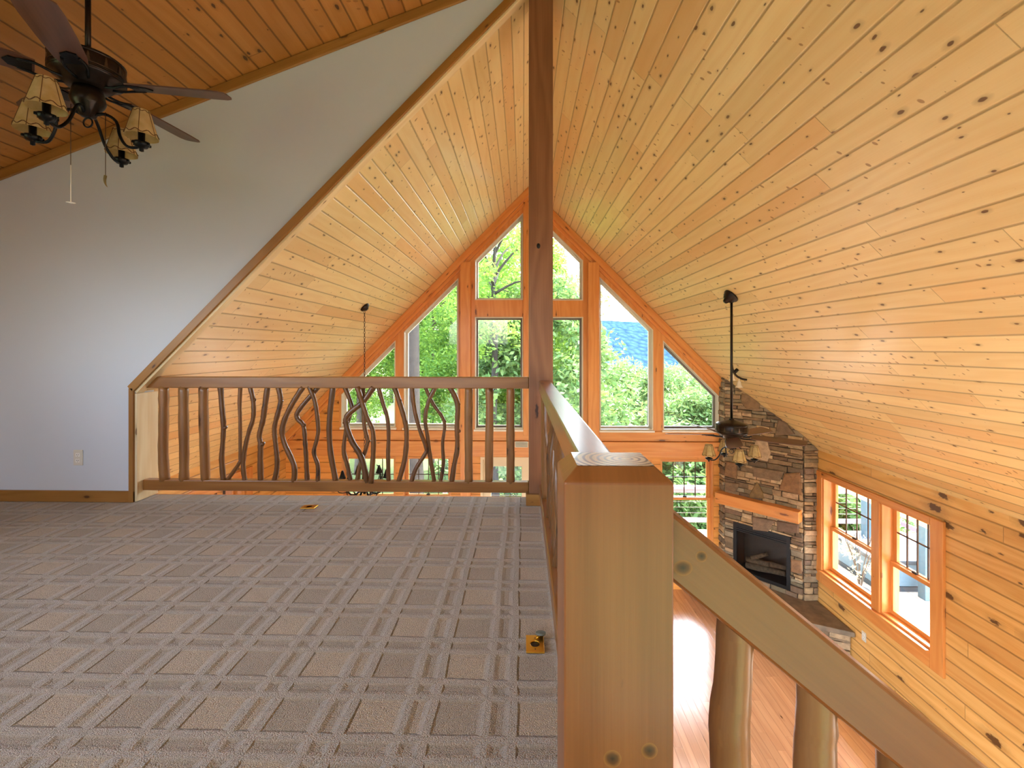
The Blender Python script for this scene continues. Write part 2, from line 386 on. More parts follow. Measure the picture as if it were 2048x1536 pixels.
# ------------------------------------------------------------------ mesh builder
class MB:
    def __init__(s): s.v = []; s.f = []; s.uv = []; s.c = []; s.sm = []
    def face(s, pts, uvs=None, col=None, smooth=False):
        i = len(s.v); s.v += [tuple(p) for p in pts]
        s.f.append(list(range(i, i + len(pts))))
        if uvs is None: uvs = [(0, 0)] * len(pts)
        s.uv.append(list(uvs)); s.c.append(col or (1, 1, 1, 1)); s.sm.append(smooth)
    def grid_faces(s, verts, faces, uvs, col=None, smooth=True):
        i = len(s.v); s.v += [tuple(p) for p in verts]
        for f, uu in zip(faces, uvs):
            s.f.append([i + k for k in f]); s.uv.append(list(uu)); s.c.append(col or (1, 1, 1, 1)); s.sm.append(smooth)
    def box(s, x0, x1, y0, y1, z0, z1, axis=None, mat=None, col=None):
        """axis-aligned box; mat = 4x4 placing it; axis = grain direction 0/1/2"""
        d = (x1 - x0, y1 - y0, z1 - z0)
        if axis is None: axis = max(range(3), key=lambda k: d[k])
        P = [Vector((x, y, z)) for z in (z0, z1) for y in (y0, y1) for x in (x0, x1)]
        quads = [((0, 2, 3, 1), 2), ((4, 5, 7, 6), 2), ((0, 1, 5, 4), 1), ((2, 6, 7, 3), 1), ((0, 4, 6, 2), 0), ((1, 3, 7, 5), 0)]
        i = len(s.v)
        s.v += [tuple(mat @ p) if mat else tuple(p) for p in P]
        for q, nax in quads:
            oth = [k for k in range(3) if k != nax]
            ua = axis if axis != nax else oth[0]
            va = [k for k in oth if k != ua][0]
            s.f.append([i + k for k in q])
            s.uv.append([(P[k][ua], P[k][va] + 0.37 * nax) for k in q]); s.c.append(col or (1, 1, 1, 1)); s.sm.append(False)
    def bar(s, a, b, w, h, up=(0, 0, 1)):
        """square bar from a to b, w across and h along up"""
        a = Vector(a); b = Vector(b); d = b - a; L = d.length; d.normalize()
        side = d.cross(Vector(up)).normalized(); u = side.cross(d).normalized()
        m = Matrix((d, side, u)).transposed().to_4x4(); m.translation = a
        s.box(0, L, -w / 2, w / 2, -h / 2, h / 2, 0, m)
    def slab(s, outer, holes, mapf, t, uvm=None, flip=False):
        """flat plate with holes: 2D loops, mapf(a, b, depth) -> point"""
        loops = [outer] + list(holes)
        tess = geometry.tessellate_polygon([[Vector((p[0], p[1], 0)) for p in l] for l in loops])
        pts = [p for l in loops for p in l]
        uvm = uvm or (lambda a, b: (a, b))
        for dep in (0.0, t):
            i = len(s.v); s.v += [tuple(mapf(p[0], p[1], dep)) for p in pts]
            for tr in tess:
                s.f.append([i + k for k in tr]); s.uv.append([uvm(*pts[k]) for k in tr]); s.c.append((1, 1, 1, 1)); s.sm.append(False)
        for l in loops:
            for k in range(len(l)):
                a, b = l[k], l[(k + 1) % len(l)]
                ll = math.hypot(b[0] - a[0], b[1] - a[1])
                s.face([mapf(a[0], a[1], 0), mapf(b[0], b[1], 0), mapf(b[0], b[1], t), mapf(a[0], a[1], t)], [(0, 0), (ll, 0), (ll, t), (0, t)])
    def tube(s, pts, rad, n=8, closed_ends=True, wob=0.0, vscale=1.0, smooth=True):
        pts = [Vector(p) for p in pts]
        if not isinstance(rad, (list, tuple)): rad = [rad] * len(pts)
        T = []
        for k in range(len(pts)):
            a = pts[max(k - 1, 0)]; b = pts[min(k + 1, len(pts) - 1)]
            T.append((b - a).normalized())
        ref = Vector((0, 1, 0)) if abs(T[0].y) < 0.9 else Vector((1, 0, 0))
        nrm = (ref - T[0] * ref.dot(T[0])).normalized()
        V = []; L = [0.0]
        for k, p in enumerate(pts):
            if k: L.append(L[-1] + (p - pts[k - 1]).length)
            nrm = (nrm - T[k] * nrm.dot(T[k])).normalized()
            bi = T[k].cross(nrm)
            for j in range(n):
                a = 2 * math.pi * j / n
                r = rad[k] * (1 + wob * (random.random() - 0.5))
                V.append(p + nrm * (math.cos(a) * r) + bi * (math.sin(a) * r))
        Fc = []; U = []
        for k in range(len(pts) - 1):
            for j in range(n):
                j2 = (j + 1) % n
                Fc.append((k * n + j, k * n + j2, (k + 1) * n + j2, (k + 1) * n + j))
                c0 = 2 * math.pi * rad[k] * vscale * j / n; c1 = 2 * math.pi * rad[k] * vscale * (j + 1) / n
                U.append([(L[k], c0), (L[k], c1), (L[k + 1], c1), (L[k + 1], c0)])
        s.grid_faces(V, Fc, U, smooth=smooth)
        if closed_ends:
            s.face([V[j] for j in range(n)][::-1], [(L[0] + math.cos(j) * .01, math.sin(j) * .01) for j in range(n)])
            s.face([V[(len(pts) - 1) * n + j] for j in range(n)], [(math.cos(j) * .01, math.sin(j) * .01) for j in range(n)])
    def lathe(s, prof, c=(0, 0, 0), n=28, mat=None, smooth=True):
        V = []; c = Vector(c)
        for r, z in prof:
            for j in range(n):
                a = 2 * math.pi * j / n
                p = Vector((r * math.cos(a), r * math.sin(a), z))
                if mat: p = mat @ p
                V.append(p + c)
        Fc = []; U = []
        for k in range(len(prof) - 1):
            for j in range(n):
                j2 = (j + 1) % n
                Fc.append((k * n + j, k * n + j2, (k + 1) * n + j2, (k + 1) * n + j))
                U.append([(j / n, prof[k][1]), ((j + 1) / n, prof[k][1]), ((j + 1) / n, prof[k + 1][1]), (j / n, prof[k + 1][1])])
        s.grid_faces(V, Fc, U, smooth=smooth)
    def build(s, name, mat, parent=None, bevel=0.0, loc=None, subsurf=0, clean=True):
        me = bpy.data.meshes.new(name)
        me.from_pydata(s.v, [], s.f)
        uvl = me.uv_layers.new(name='UVMap')
        flat = [c for uu in s.uv for p in uu for c in p]
        uvl.data.foreach_set('uv', flat)
        ca = me.color_attributes.new('Col', 'FLOAT_COLOR', 'CORNER')
        ca.data.foreach_set('color', [x for f, c in zip(s.f, s.c) for _ in f for x in c])
        me.polygons.foreach_set('use_smooth', s.sm)
        me.materials.append(mat)
        if clean:
            bm = bmesh.new(); bm.from_mesh(me)
            bmesh.ops.remove_doubles(bm, verts=bm.verts, dist=1e-5)
            bmesh.ops.recalc_face_normals(bm, faces=bm.faces)
            bm.to_mesh(me); bm.free()
        me.update()
        o = bpy.data.objects.new(name, me)
        COL.objects.link(o)
        if parent: o.parent = parent
        if loc: o.location = loc
        if bevel:
            bv = o.modifiers.new('bevel', 'BEVEL'); bv.width = bevel; bv.segments = 2; bv.limit_method = 'ANGLE'; bv.angle_limit = math.radians(40)
        return o

def struct(o, label=None):
    o['kind'] = 'structure'
    if label: o['label'] = label
    return o
def tag(o, label, cat, group=None, kind=None):
    o['label'] = label; o['category'] = cat
    if group: o['group'] = group
    if kind: o['kind'] = kind
    return o
def empty(name, loc, label, cat, group=None, rz=0.0):
    o = bpy.data.objects.new(name, None); COL.objects.link(o)
    o.location = loc; o.rotation_euler = (0, 0, rz); o.empty_display_size = 0.1
    return tag(o, label, cat, group)
def copy_tree(o, parent=None):
    c = o.copy(); COL.objects.link(c)
    if parent: c.parent = parent
    for ch in [x for x in bpy.data.objects if x.parent == o]: copy_tree(ch, c)
    return c
def rel(o, origin): return Vector(o) - Vector(origin)

# ================================================================== building shell
RX, RZ, SL = 0.107, 6.572, 1.008          # ridge position, ridge height, roof slope
XL, XR = -3.93, 4.139                     # side walls
YG, YB, YO = 7.47, -3.2, 3.26             # gable wall, rear wall, loft partition
LF = 2.81                                 # loft floor level
def ceil_z(x): return RZ - SL * abs(x - RX)
def shed_z(x): return 6.69 - 0.368 * (RX - x)

# main floor
b = MB()
b.face([(XL - .2, YB - .2, 0), (XR + .2, YB - .2, 0), (XR + .2, YG + .2, 0), (XL - .2, YG + .2, 0)], [(YB - .2, XL - .2), (YB - .2, XR + .2), (YG + .2, XR + .2), (YG + .2, XL - .2)])
b.face([(XL - .2, YB - .2, -.2), (XR + .2, YB - .2, -.2), (XR + .2, YG + .2, -.2), (XL - .2, YG + .2, -.2)], [(0, 0)] * 4)
struct(b.build('floor', M['hardwood']))

# gable wall -------------------------------------------------------
UP = {  # openings of the glazed gable, photo columns and rows on the wall plane
    'a': [(683, 854), (683, 789), (791, 681), (791, 854)],
    'b': [(808, 855), (808, 664), (917, 556), (917, 855)],
    'c': [(950, 858), (950, 634), (1046, 634), (1046, 858)],
    'd': [(950, 600), (950, 521), (1046, 426), (1046, 600)],
    'e': [(1070, 858), (1070, 634), (1166, 634), (1166, 858)],
    'f': [(1070, 601), (1070, 426), (1166, 521), (1166, 601)],
    'g': [(1199, 860), (1199, 554), (1306, 660), (1306, 860)],
    'h': [(1326, 860), (1326, 681), (1437, 792), (1437, 860)],
}
upper = {k: [XZ(*p) for p in v] for k, v in UP.items()}
def rect(px0, px1, py0, z0):
    x0, z1 = XZ(px0, py0); x1, _ = XZ(px1, py0)
    return [(x0, z0), (x0, z1), (x1, z1), (x1, z0)]
LOW = [rect(684, 791, 913, .5), rect(806, 902, 913, .5), rect(1213, 1303, 919, .5), rect(1321, 1427, 919, .5)]
DOOR = rect(961, 1158, 914, 0.02)
gmap = lambda a, z, d: (a, YG + d, z)
b = MB()
# upper part: broad orange pine boards; lower part below the floor beam as well
ZS = XZ(1050, 875)[1]; XS = XZ(678, 800)[0]
b.slab([(XL, 0.0), (XL, ZS), (XR, ZS), (XR, 0.0)], LOW + [DOOR], gmap, .2, uvm=lambda a, z: (a, z))
b.slab([(XL, ZS), (XL, ceil_z(XL)), (XS, ceil_z(XS)), (XS, ZS)], [], gmap, .2, uvm=lambda a, z: (a, z))
struct(b.build('wall_front', M['orange_siding']))
b = MB()
b.slab([(XS, ZS), (XS, ceil_z(XS)), (RX, RZ), (XR, ceil_z(XR)), (XR, ZS)], list(upper.values()), gmap, .2, uvm=lambda a, z: (z, a))
struct(b.build('wall_gable', M['orange']))

def inset(poly, w):
    P = [Vector(p) for p in poly]; n = len(P)
    cen = sum(P, Vector((0, 0))) / n; out = []
    lines = []
    for i in range(n):
        a, c = P[i], P[(i + 1) % n]; d = (c - a).normalized(); nn = Vector((-d.y, d.x))
        if (cen - a).dot(nn) < 0: nn = -nn
        lines.append((a + nn * w, d))
    for i in range(n):
        p, d = lines[i - 1]; q, e = lines[i]
        den = d.x * e.y - d.y * e.x
        t = ((q.x - p.x) * e.y - (q.y - p.y) * e.x) / den
        out.append(tuple(p + d * t))
    return out
def ring(mb, poly, w, mapf, d0, d1):
    inn = inset(poly, w)
    f = lambda a, c, d: mapf(a, c, d0 + d)
    n = len(poly)
    for i in range(n):
        j = (i + 1) % n
        a, c, c2, a2 = poly[i], poly[j], inn[j], inn[i]
        L = math.hypot(c[0] - a[0], c[1] - a[1])
        uv = [(0, 0), (L, 0), (L - w, w), (w, w)]
        for d in (d0, d1): mb.face([mapf(*a, d), mapf(*c, d), mapf(*c2, d), mapf(*a2, d)], uv)
        mb.face([mapf(*a2, d0), mapf(*c2, d0), mapf(*c2, d1), mapf(*a2, d1)], [(0, 0), (L, 0), (L, d1 - d0), (0, d1 - d0)])
        mb.face([mapf(*a, d0), mapf(*c, d0), mapf(*c, d1), mapf(*a, d1)], [(0, 0), (L, 0), (L, d1 - d0), (0, d1 - d0)])
    return inn

win_i = 0
for k, poly in upper.items():
    win_i += 1
    root = bpy.data.objects.new('window_%d' % win_i, None); COL.objects.link(root)
    cx = sum(p[0] for p in poly) / len(poly); cz = min(p[1] for p in poly)
    root.location = (cx, YG, cz); struct(root)
    mf = lambda a, z, d: (a - cx, d, z - cz)
    f = MB(); inn = ring(f, poly, .014, mf, -.012, .17); f.build('window_frame', M['vinyl'], root)
    s_ = MB(); inn2 = ring(s_, inn, .028, mf, .10, .15); s_.build('sash', M['sashgrey'] if k in 'ceh' else M['vinyl'], root)
    g = MB(); g.face([mf(*p, .125) for p in inn2]); g.build('pane', M['glass'], root, clean=False)

def double_hung(idx, origin, ax, nout, W, z0, z1, zm, frame_mat=None):
    """window with a barred upper sash; ax along the wall, nout towards outside; origin at low corner on inner face"""
    global win_i
    win_i += 1
    O = Vector(origin); ax = Vector(ax); no = Vector(nout)
    root = bpy.data.objects.new('window_%d' % win_i, None); COL.objects.link(root)
    root.location = O + Vector((0, 0, z0)); struct(root)
    H = z1 - z0; HM = zm - z0
    mf = lambda a, c, d: tuple(ax * a + no * d + Vector((0, 0, c)))
    f = MB(); inn = ring(f, [(0, 0), (0, H), (W, H), (W, 0)], .02, mf, -.01, .18); f.build('window_frame', frame_mat or M['orange'], root)
    def sash(name, za, zb, dep, mat):
        s_ = MB(); a = ring(s_, [(.02, za), (.02, zb), (W - .02, zb), (W - .02, za)], .045, mf, dep, dep + .035)
        so = s_.build(name, mat, root)
        g = MB(); g.face([mf(*p, dep + .018) for p in a]); g.build('pane', M['glass'], so, clean=False)
        return so, a
    up, a = sash('upper_sash', HM - .02, H - .02, .12, M['orange'])
    lo, _ = sash('lower_sash', .02, HM + .02, .08, M['orange'])
    m = MB()
    x0, x1 = a[0][0], a[2][0]; y0, y1 = a[0][1], a[1][1]
    for t in (.25, .5, .75):
        x = x0 + (x1 - x0) * t
        m.bar(mf(x, y0, .13), mf(x, y1, .13), .012, .014, up=tuple(no))
    yy = y0 + (y1 - y0) * .56
    m.bar(mf(x0, yy, .13), mf(x1, yy, .13), .012, .014, up=tuple(no))
    m.build('muntin', M['chainm'], up)
    lk = MB(); lk.box(-.03, .03, -.012, .012, 0, .02)
    l = lk.build('sash_lock', M['slot'], lo, bevel=.004); l.location = mf(W / 2, HM + .02, .10)
    if abs(ax.y) > .5: l.rotation_euler = (0, 0, math.pi / 2)
    return root
for r in LOW:
    z0, z1 = r[0][1], r[1][1]
    double_hung(0, (r[0][0], YG, 0), (1, 0, 0), (0, 1, 0), r[2][0] - r[0][0], z0, z1, EYE - (998 - 697) / 121.9)
# french doors
root = bpy.data.objects.new('door_1', None); COL.objects.link(root); root.location = (DOOR[0][0], YG, 0); struct(root)
W = DOOR[2][0] - DOOR[0][0]; H = DOOR[1][1]
mf = lambda a, c, d: (a, d, c)
f = MB(); ring(f, [(0, .0), (0, H), (W, H), (W, .0)], .04, mf, -.01, .18); f.build('door_frame', M['cream'], root)
for q in range(2):
    a0 = .04 + q * (W - .08) / 2; a1 = a0 + (W - .08) / 2
    s_ = MB(); a = ring(s_, [(a0, .02), (a0, H - .04), (a1, H - .04), (a1, .02)], .13, mf, .07, .115)
    dl = s_.build('door_leaf', M['cream'], root)
    g = MB(); g.face([mf(*p, .09) for p in a]); g.build('pane', M['glass'], dl, clean=False)
    h = MB(); hx = a1 - .06 if q == 0 else a0 + .06
    h.tube([(hx, .07, .98), (hx, .03, .98), (hx + (.1 if q else -.1), .03, .98)], .008, 8); h.build('door_handle', M['iron'], dl)
# rafters, posts and beams standing proud of the gable boards
def rafter(sgn, off, w, dep, name, mat):
    m = MB()
    x_e = XR if sgn > 0 else XL
    n = (x_e - RX)
    a = (RX, RZ - off); c = (x_e, ceil_z(x_e) - off)
    pts = [a, c, (c[0], c[1] - w), (a[0], a[1] - w)]
    mp = lambda p, q, d: (p, YG - d, q)
    L = math.hypot(c[0] - a[0], c[1] - a[1])
    uv = lambda p, q: ((p - RX) * 1.42, (q - (RZ - SL * abs(p - RX))) * .7)
    m.slab(pts, [], mp, dep, uvm=uv)
    return struct(m.build(name, mat, bevel=.004))
rafter(-1, .005, .145, .09, 'trim_1', M['orange']); rafter(1, .005, .145, .09, 'trim_2', M['orange'])
rafter(-1, .15, .07, .035, 'trim_3', M['orange']); rafter(1, .15, .07, .035, 'trim_4', M['orange'])
tn = 4
def trimbox(x0, x1, y0, y1, z0, z1, mat, axis=None, bevel=.004):
    global tn
    tn += 1
    m = MB(); m.box(x0, x1, y0, y1, z0, z1, axis); return struct(m.build('trim_%d' % tn, mat, bevel=bevel))
xa = at(922, 0, YG).x; xb = at(942, 0, YG).x
trimbox(xa, xb, YG - .085, YG, .0, ceil_z(xa) - .1, M['orange'])
xa = at(1175, 0, YG).x; xb = at(1197, 0, YG).x
trimbox(xa, xb, YG - .085, YG, .0, ceil_z(xb) - .1, M['orange'])
xa = at(1046.5, 0, YG).x; xb = at(1069.5, 0, YG).x
trimbox(xa, xb, YG - .04, YG, XZ(0, 866)[1], RZ - .25, M['orange'])
zt = XZ(1050, 866)[1]
trimbox(XL, XR - .95, YG - .03, YG, XZ(1050, 881)[1], XZ(1050, 862)[1], M['orange'])
trimbox(XL, XR - .95, YG - .07, YG, XZ(1050, 900)[1], XZ(1050, 881)[1] - .004, M['orange'])
trimbox(XL, XR - .95, YG - .025, YG, XZ(1050, 913)[1], XZ(1050, 900)[1] - .004, M['orange'])
# white sills of the upper windows
for k in 'abceg' + 'h':
    p = upper[k]; x0, x1 = p[0][0], p[-1][0]
    trimbox(x0 - .02, x1 + .02, YG - .035, YG + .005, p[0][1] - .035, p[0][1] - .002, M['white'])

# side walls -------------------------------------------------------
RW = [(4.69, 5.344), (5.464, 6.355)]
RWZ = (.88, 2.16)
b = MB()
holes = [[(y0, RWZ[0]), (y0, RWZ[1]), (y1, RWZ[1]), (y1, RWZ[0])] for y0, y1 in RW]
holes.append([(-1.0, .7), (-1.0, 2.2), (3.4, 2.2), (3.4, .7)])  # unseen opening added to bring more daylight inside
b.slab([(YB, 0), (YB, 2.6), (YG + .2, 2.6), (YG + .2, 0)], holes, lambda a, z, d: (XR + d, a, z), .2, uvm=lambda a, z: (a, z))
struct(b.build('wall_right', M['siding']))
for y0, y1 in RW:
    double_hung(0, (XR, y0, 0), (0, 1, 0), (1, 0, 0), y1 - y0, RWZ[0], RWZ[1], 1.475)
# casing round the pair on the right wall
TY0, TY1, TZ0, TZ1 = 4.545, 6.47, .70, 2.23
trimbox(XR - .03, XR, TY0, RW[0][0], TZ0, TZ1, M['orange'])
trimbox(XR - .03, XR, RW[1][1], TY1, TZ0, TZ1, M['orange'])
trimbox(XR - .03, XR, RW[0][1], RW[1][0], RWZ[0], RWZ[1], M['orange'])
trimbox(XR - .032, XR, RW[0][0], RW[1][1], RWZ[1] - .005, TZ1, M['orange'])
trimbox(XR - .03, XR, RW[0][0], RW[1][1], TZ0, RWZ[0] - .03, M['orange'])
trimbox(XR - .07, XR, RW[0][0], RW[1][1], RWZ[0] - .03, RWZ[0] + .0, M['orange'])

b = MB()
b.slab([(YB, 0), (YB, shed_z(XL)), (YO + .1, shed_z(XL)), (YO + .1, 2.6), (YG + .2, 2.6), (YG + .2, 0)],
       [[(4.6, .9), (4.6, 2.1), (6.35, 2.1), (6.35, .9)], [(-1.8, 3.9), (-1.8, 4.8), (1.2, 4.8), (1.2, 3.9)], [(-1.0, .7), (-1.0, 2.2), (3.0, 2.2), (3.0, .7)]],  # last two openings are unseen, added for more daylight
       lambda a, z, d: (XL - d, a, z), .2)
struct(b.build('wall_left', M['siding']))
double_hung(0, (XL, 5.53, 0), (0, 1, 0), (-1, 0, 0), .82, .9, 2.1, 1.5)
double_hung(0, (XL, 4.6, 0), (0, 1, 0), (-1, 0, 0), .82, .9, 2.1, 1.5)
trimbox(XL, XL + .03, 6.36, 6.5, .75, 2.23, M['orange']); trimbox(XL, XL + .03, 4.45, 4.59, .75, 2.23, M['orange'])
trimbox(XL, XL + .032, 4.59, 6.36, 2.1, 2.23, M['orange']); trimbox(XL, XL + .03, 4.59, 6.36, .75, .9, M['orange'])
trimbox(XL, XL + .03, 5.42, 5.53, .9, 2.1, M['orange'])
# rear wall, unseen openings added to let daylight in
b = MB()
b.slab([(XL, 0), (XL, shed_z(XL)), (RX, 6.69), (XR, ceil_z(XR)), (XR, 0)],
       [[(-3.3, .3), (-3.3, 2.4), (3.6, 2.4), (3.6, .3)], [(-3.0, 4.1), (-3.0, 5.1), (-0.6, 5.1), (-0.6, 4.1)]],
       lambda a, z, d: (a, YB - d, z), .2)
struct(b.build('wall_back', M['drywall']))

# ceilings ----------------------------------------------------------
def plate(name, pts, up, mat, uvs):
    m = MB(); m.face(pts, uvs); m.face([tuple(Vector(p) + Vector(up)) for p in pts], uvs)
    for i in range(len(pts)):
        a, c = Vector(pts[i]), Vector(pts[(i + 1) % len(pts)])
        m.face([a, c, c + Vector(up), a + Vector(up)], [(0, 0)] * 4)
    return struct(m.build(name, mat))
def sl(x): return abs(x - RX) * math.sqrt(1 + SL * SL)
xe = XR + .75
plate('ceiling_right', [(RX, YB - .3, RZ), (RX, YG + .7, RZ), (xe, YG + .7, ceil_z(xe)), (xe, YB - .3, ceil_z(xe))], (0, 0, .16), M['ceil'],
      [(YB, 0), (YG + 1, 0), (YG + 1, sl(xe)), (YB, sl(xe))])
xe = XL - .75
plate('ceiling_left', [(RX, YO + .02, RZ), (RX, YG + .7, RZ), (xe, YG + .7, ceil_z(xe)), (xe, YO + .02, ceil_z(xe))], (0, 0, .16), M['ceil'],
      [(YO, 0), (YG + .68, 0), (YG + .68, -sl(xe)), (YO, -sl(xe))])
xe = XL - .6
q = math.sqrt(1 + .368 ** 2)
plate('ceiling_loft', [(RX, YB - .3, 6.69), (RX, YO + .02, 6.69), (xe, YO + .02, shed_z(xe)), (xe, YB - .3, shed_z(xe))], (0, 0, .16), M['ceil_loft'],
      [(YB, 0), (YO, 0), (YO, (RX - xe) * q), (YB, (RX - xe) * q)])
m = MB(); m.box(RX - .09, RX + .09, YB, YO, 6.5, 6.72, 1); rb = m.build('ridge_beam', M['redpost']); struct(rb)

# loft partition, floor ---------------------------------------------
OX = -2.83
b = MB()
b.slab([(XL, LF), (XL, shed_z(XL)), (RX, 6.69), (RX, RZ + .02), (OX, ceil_z(OX) + .02), (OX, LF)], [], lambda a, z, d: (a, YO + d, z), .17)
struct(b.build('wall_loft', M['drywall']))
b = MB()
x0, x1 = XL, .20
b.face([(x0, YB, LF), (x1, YB, LF), (x1, YO + .17, LF), (x0, YO + .17, LF)], [(x0, YB), (x1, YB), (x1, YO + .17), (x0, YO + .17)])
b.box(x0, x1, YB, YO + .17, LF - .015, LF - .002)
struct(b.build('floor_loft', M['carpet']))
b = MB(); b.box(x0, x1 - .01, YB, YO + .165, LF - .28, LF - .016, 0); struct(b.build('ceiling_below_loft', M['drywall']))
tn += 1; b = MB(); b.box(x1 - .01, x1 + .012, .75, YO + .17, LF - .30, LF - .0, 1); b.box(OX - 1.1, x1, YO + .17, YO + .19, LF - .30, LF - .003, 0); struct(b.build('trim_%d' % tn, M['orange']))
# trims on the partition
trimbox(XL, OX - .0, YO - .018, YO - .001, LF, LF + .082, M['base'])
bpy.data.objects['trim_%d' % tn].name = 'baseboard_loft'
def along(p, q, w, t, mat, dep0, off=0.0):
    """board on the partition face from p to q (x, z), width w to the upper left side"""
    global tn
    tn += 1
    p = Vector(p); q = Vector(q); d = (q - p).normalized(); nn = Vector((-d.y, d.x))
    pts = [p + nn * off, q + nn * off, q + nn * (off + w), p + nn * (off + w)]
    L = (q - p).length
    m = MB()
    m.slab([tuple(x) for x in pts], [], lambda a, z, dd: (a, dep0 + dd, z), t, uvm=lambda a, z: ((Vector((a, z)) - p).dot(d), (Vector((a, z)) - p).dot(nn)))
    return struct(m.build('trim_%d' % tn, mat, bevel=.003))
along((OX, LF), (OX, ceil_z(OX) + .03), .033, .02, M['base'], YO - .02, off=0)                    # upright edge of the opening
zr = ceil_z(OX)
along((OX - .0, zr + .0), (RX, RZ + .0), .056, .02, M['base'], YO - .02, off=.004)              # rake
along((OX - .0, zr), (RX, RZ), .02, .07, M['pale'], YO - .002, off=-.014)                        # lining of the rake
trimbox(OX - .001, OX + .018, YO - .004, YO + .19, LF + .002, zr - .01, M['pale'], axis=2)        # lining of the upright
p = (XL, shed_z(XL) - .075); q2 = (-.30, shed_z(-.30) - .075)
along(p, q2, .066, .022, M['base'], YO - .022)

# ================================================================== railings and posts
def beveled_post(name, X0, X1, Y0, Y1, Z0, Z1, ch, mat, parent=None, loc=None):
    m = MB()
    o = Vector(loc or (0, 0, 0))
    def R(x0, x1, y0, y1, z): return [Vector((x0, y0, z)) - o, Vector((x1, y0, z)) - o, Vector((x1, y1, z)) - o, Vector((x0, y1, z)) - o]
    a = R(X0, X1, Y0, Y1, Z0); c = R(X0, X1, Y0, Y1, Z1 - ch * .9); t = R(X0 + ch, X1 - ch, Y0 + ch * .9, Y1 - ch * .9, Z1)
    for i in range(4):
        j = (i + 1) % 4
        w = (a[j] - a[i]).length
        m.face([a[i], a[j], c[j], c[i]], [(0, i * .5), (0, i * .5 + w), (Z1 - Z0 - ch, i * .5 + w), (Z1 - Z0 - ch, i * .5)])
        m.face([c[i], c[j], t[j], t[i]], [(Z1 - Z0 - ch, i * .5), (Z1 - Z0 - ch, i * .5 + w), (Z1 - Z0, i * .5 + w - ch), (Z1 - Z0, i * .5 + ch)])
    m.face(a[::-1])
    body = m.build(name, mat, parent, bevel=.0025)
    return body, t

# newel post with its end grain cap
def endgrain():
    m, nt, b_, out = newmat('pine_end_grain')
    n = N(nt); tc = nt.nodes.new('ShaderNodeTexCoord')
    s3 = n.sep(tc.outputs['Object'])
    x = n.math('SUBTRACT', s3[0], .022); y = n.math('ADD', s3[1], .0)
    w = n.noise(tc.outputs['Object'], 18.0, 2.0)
    d = n.math('SQRT', n.math('ADD', n.math('MULTIPLY', x, x), n.math('MULTIPLY', n.math('MULTIPLY', y, y), 1.3)))
    r = n.math('SINE', n.math('ADD', n.math('MULTIPLY', d, 620.0), n.math('MULTIPLY', w, 5.0)))
    nt.links.new(n.mix(n.ramp(r, -.2, .9), lin('d2c09c'), lin('54402a')), b_.inputs['Base Color'])
    b_.inputs['Roughness'].default_value = .3; b_.inputs['Coat Weight'].default_value = .3
    return m
M['endgrain'] = endgrain()
NX0, NX1, NY0, NY1 = .0527, .1915, .58, .69
nl = ((NX0 + NX1) / 2, (NY0 + NY1) / 2, LF)
nz = EYE - .1535
newel = empty('newel_post', nl, 'thick square pine newel post with chamfered top at the corner of the loft', 'post')
body, top = beveled_post('post_body', NX0, NX1, NY0, NY1, LF - .35, nz, .019, M['newel'], newel, nl)
m = MB(); m.face([p_ + Vector((0, 0, .0006)) for p_ in top]); 
for p_ in (top,):
    m.face([q_ - Vector((0, 0, .004)) for q_ in top][::-1])
m.build('end_grain_top', M['endgrain'], newel, clean=False)['label'] = 'end grain top with growth rings'

# tall ridge post
PX0, PX1 = at(1058, 0, YO).x, at(1106, 0, YO).x
pl = ((PX0 + PX1) / 2, YO + .08, LF)
post = empty('support_post', pl, 'tall reddish brown square post rising from the railing corner to the ridge', 'post')
m = MB(); m.box(PX0 - pl[0], PX1 - pl[0], -.08, .08, 0, 6.44 - LF, 2); m.build('post_shaft', M['redpost'], post, bevel=.004)
m = MB(); m.box(PX0 - pl[0] - .022, PX1 - pl[0] - .03, -.105, .08, 0.001, .082, 0); m.build('base_trim', M['base'], post, bevel=.003)['label'] = 'lighter pine trim round the foot'
m = MB(); m.lathe([(.0, 0), (.0115, 0), (.013, .003), (.0, .003)], n=16, mat=Matrix.Rotation(math.pi / 2, 4, 'X'))
kn = m.build('knot', plain('dark_knot', lin('17120f'), .6), post); kz = at(1077, 492, YO); kn.location = (kz.x - pl[0], -.0795, kz.z - LF); kn.scale = (1, 1, 1.5)

def knot_mat():
    m, nt, b_, out = newmat('pine_knot')
    n = N(nt); tc = nt.nodes.new('ShaderNodeTexCoord')
    ln = nt.nodes.new('ShaderNodeVectorMath'); ln.operation = 'LENGTH'; nt.links.new(tc.outputs['Object'], ln.inputs[0])
    w = n.noise(tc.outputs['Object'], 90.0, 3.0)
    d = n.math('ADD', n.math('MULTIPLY', ln.outputs['Value'], 120.0), n.math('MULTIPLY', w, .5))
    c = n.mix(n.ramp(d, .25, 1.0), lin('2e180b'), lin('5a3517')); c = n.mix(n.ramp(d, 1.0, 1.5), c, lin('8d5b27'))
    nt.links.new(c, b_.inputs['Base Color']); b_.inputs['Roughness'].default_value = .4
    return m
M['knot'] = knot_mat()
def knot(px, py, Y, r, parent, sx=1.0):
    p_ = at(px, py, Y); m = MB()
    m.lathe([(0, .0003), (.0115, 0)], n=22, mat=Matrix.Rotation(math.pi / 2, 4, 'X'), smooth=False)
    o = m.build('knot', M['knot'], parent); o.location = (p_.x - parent.location.x, Y - parent.location.y, p_.z - parent.location.z); o.scale = (r / .0115 * sx, 1, r / .0115)
    return o
knot(1225, 1518, NY0, .0115, newel); knot(1299, 1502, NY0, .0105, newel)
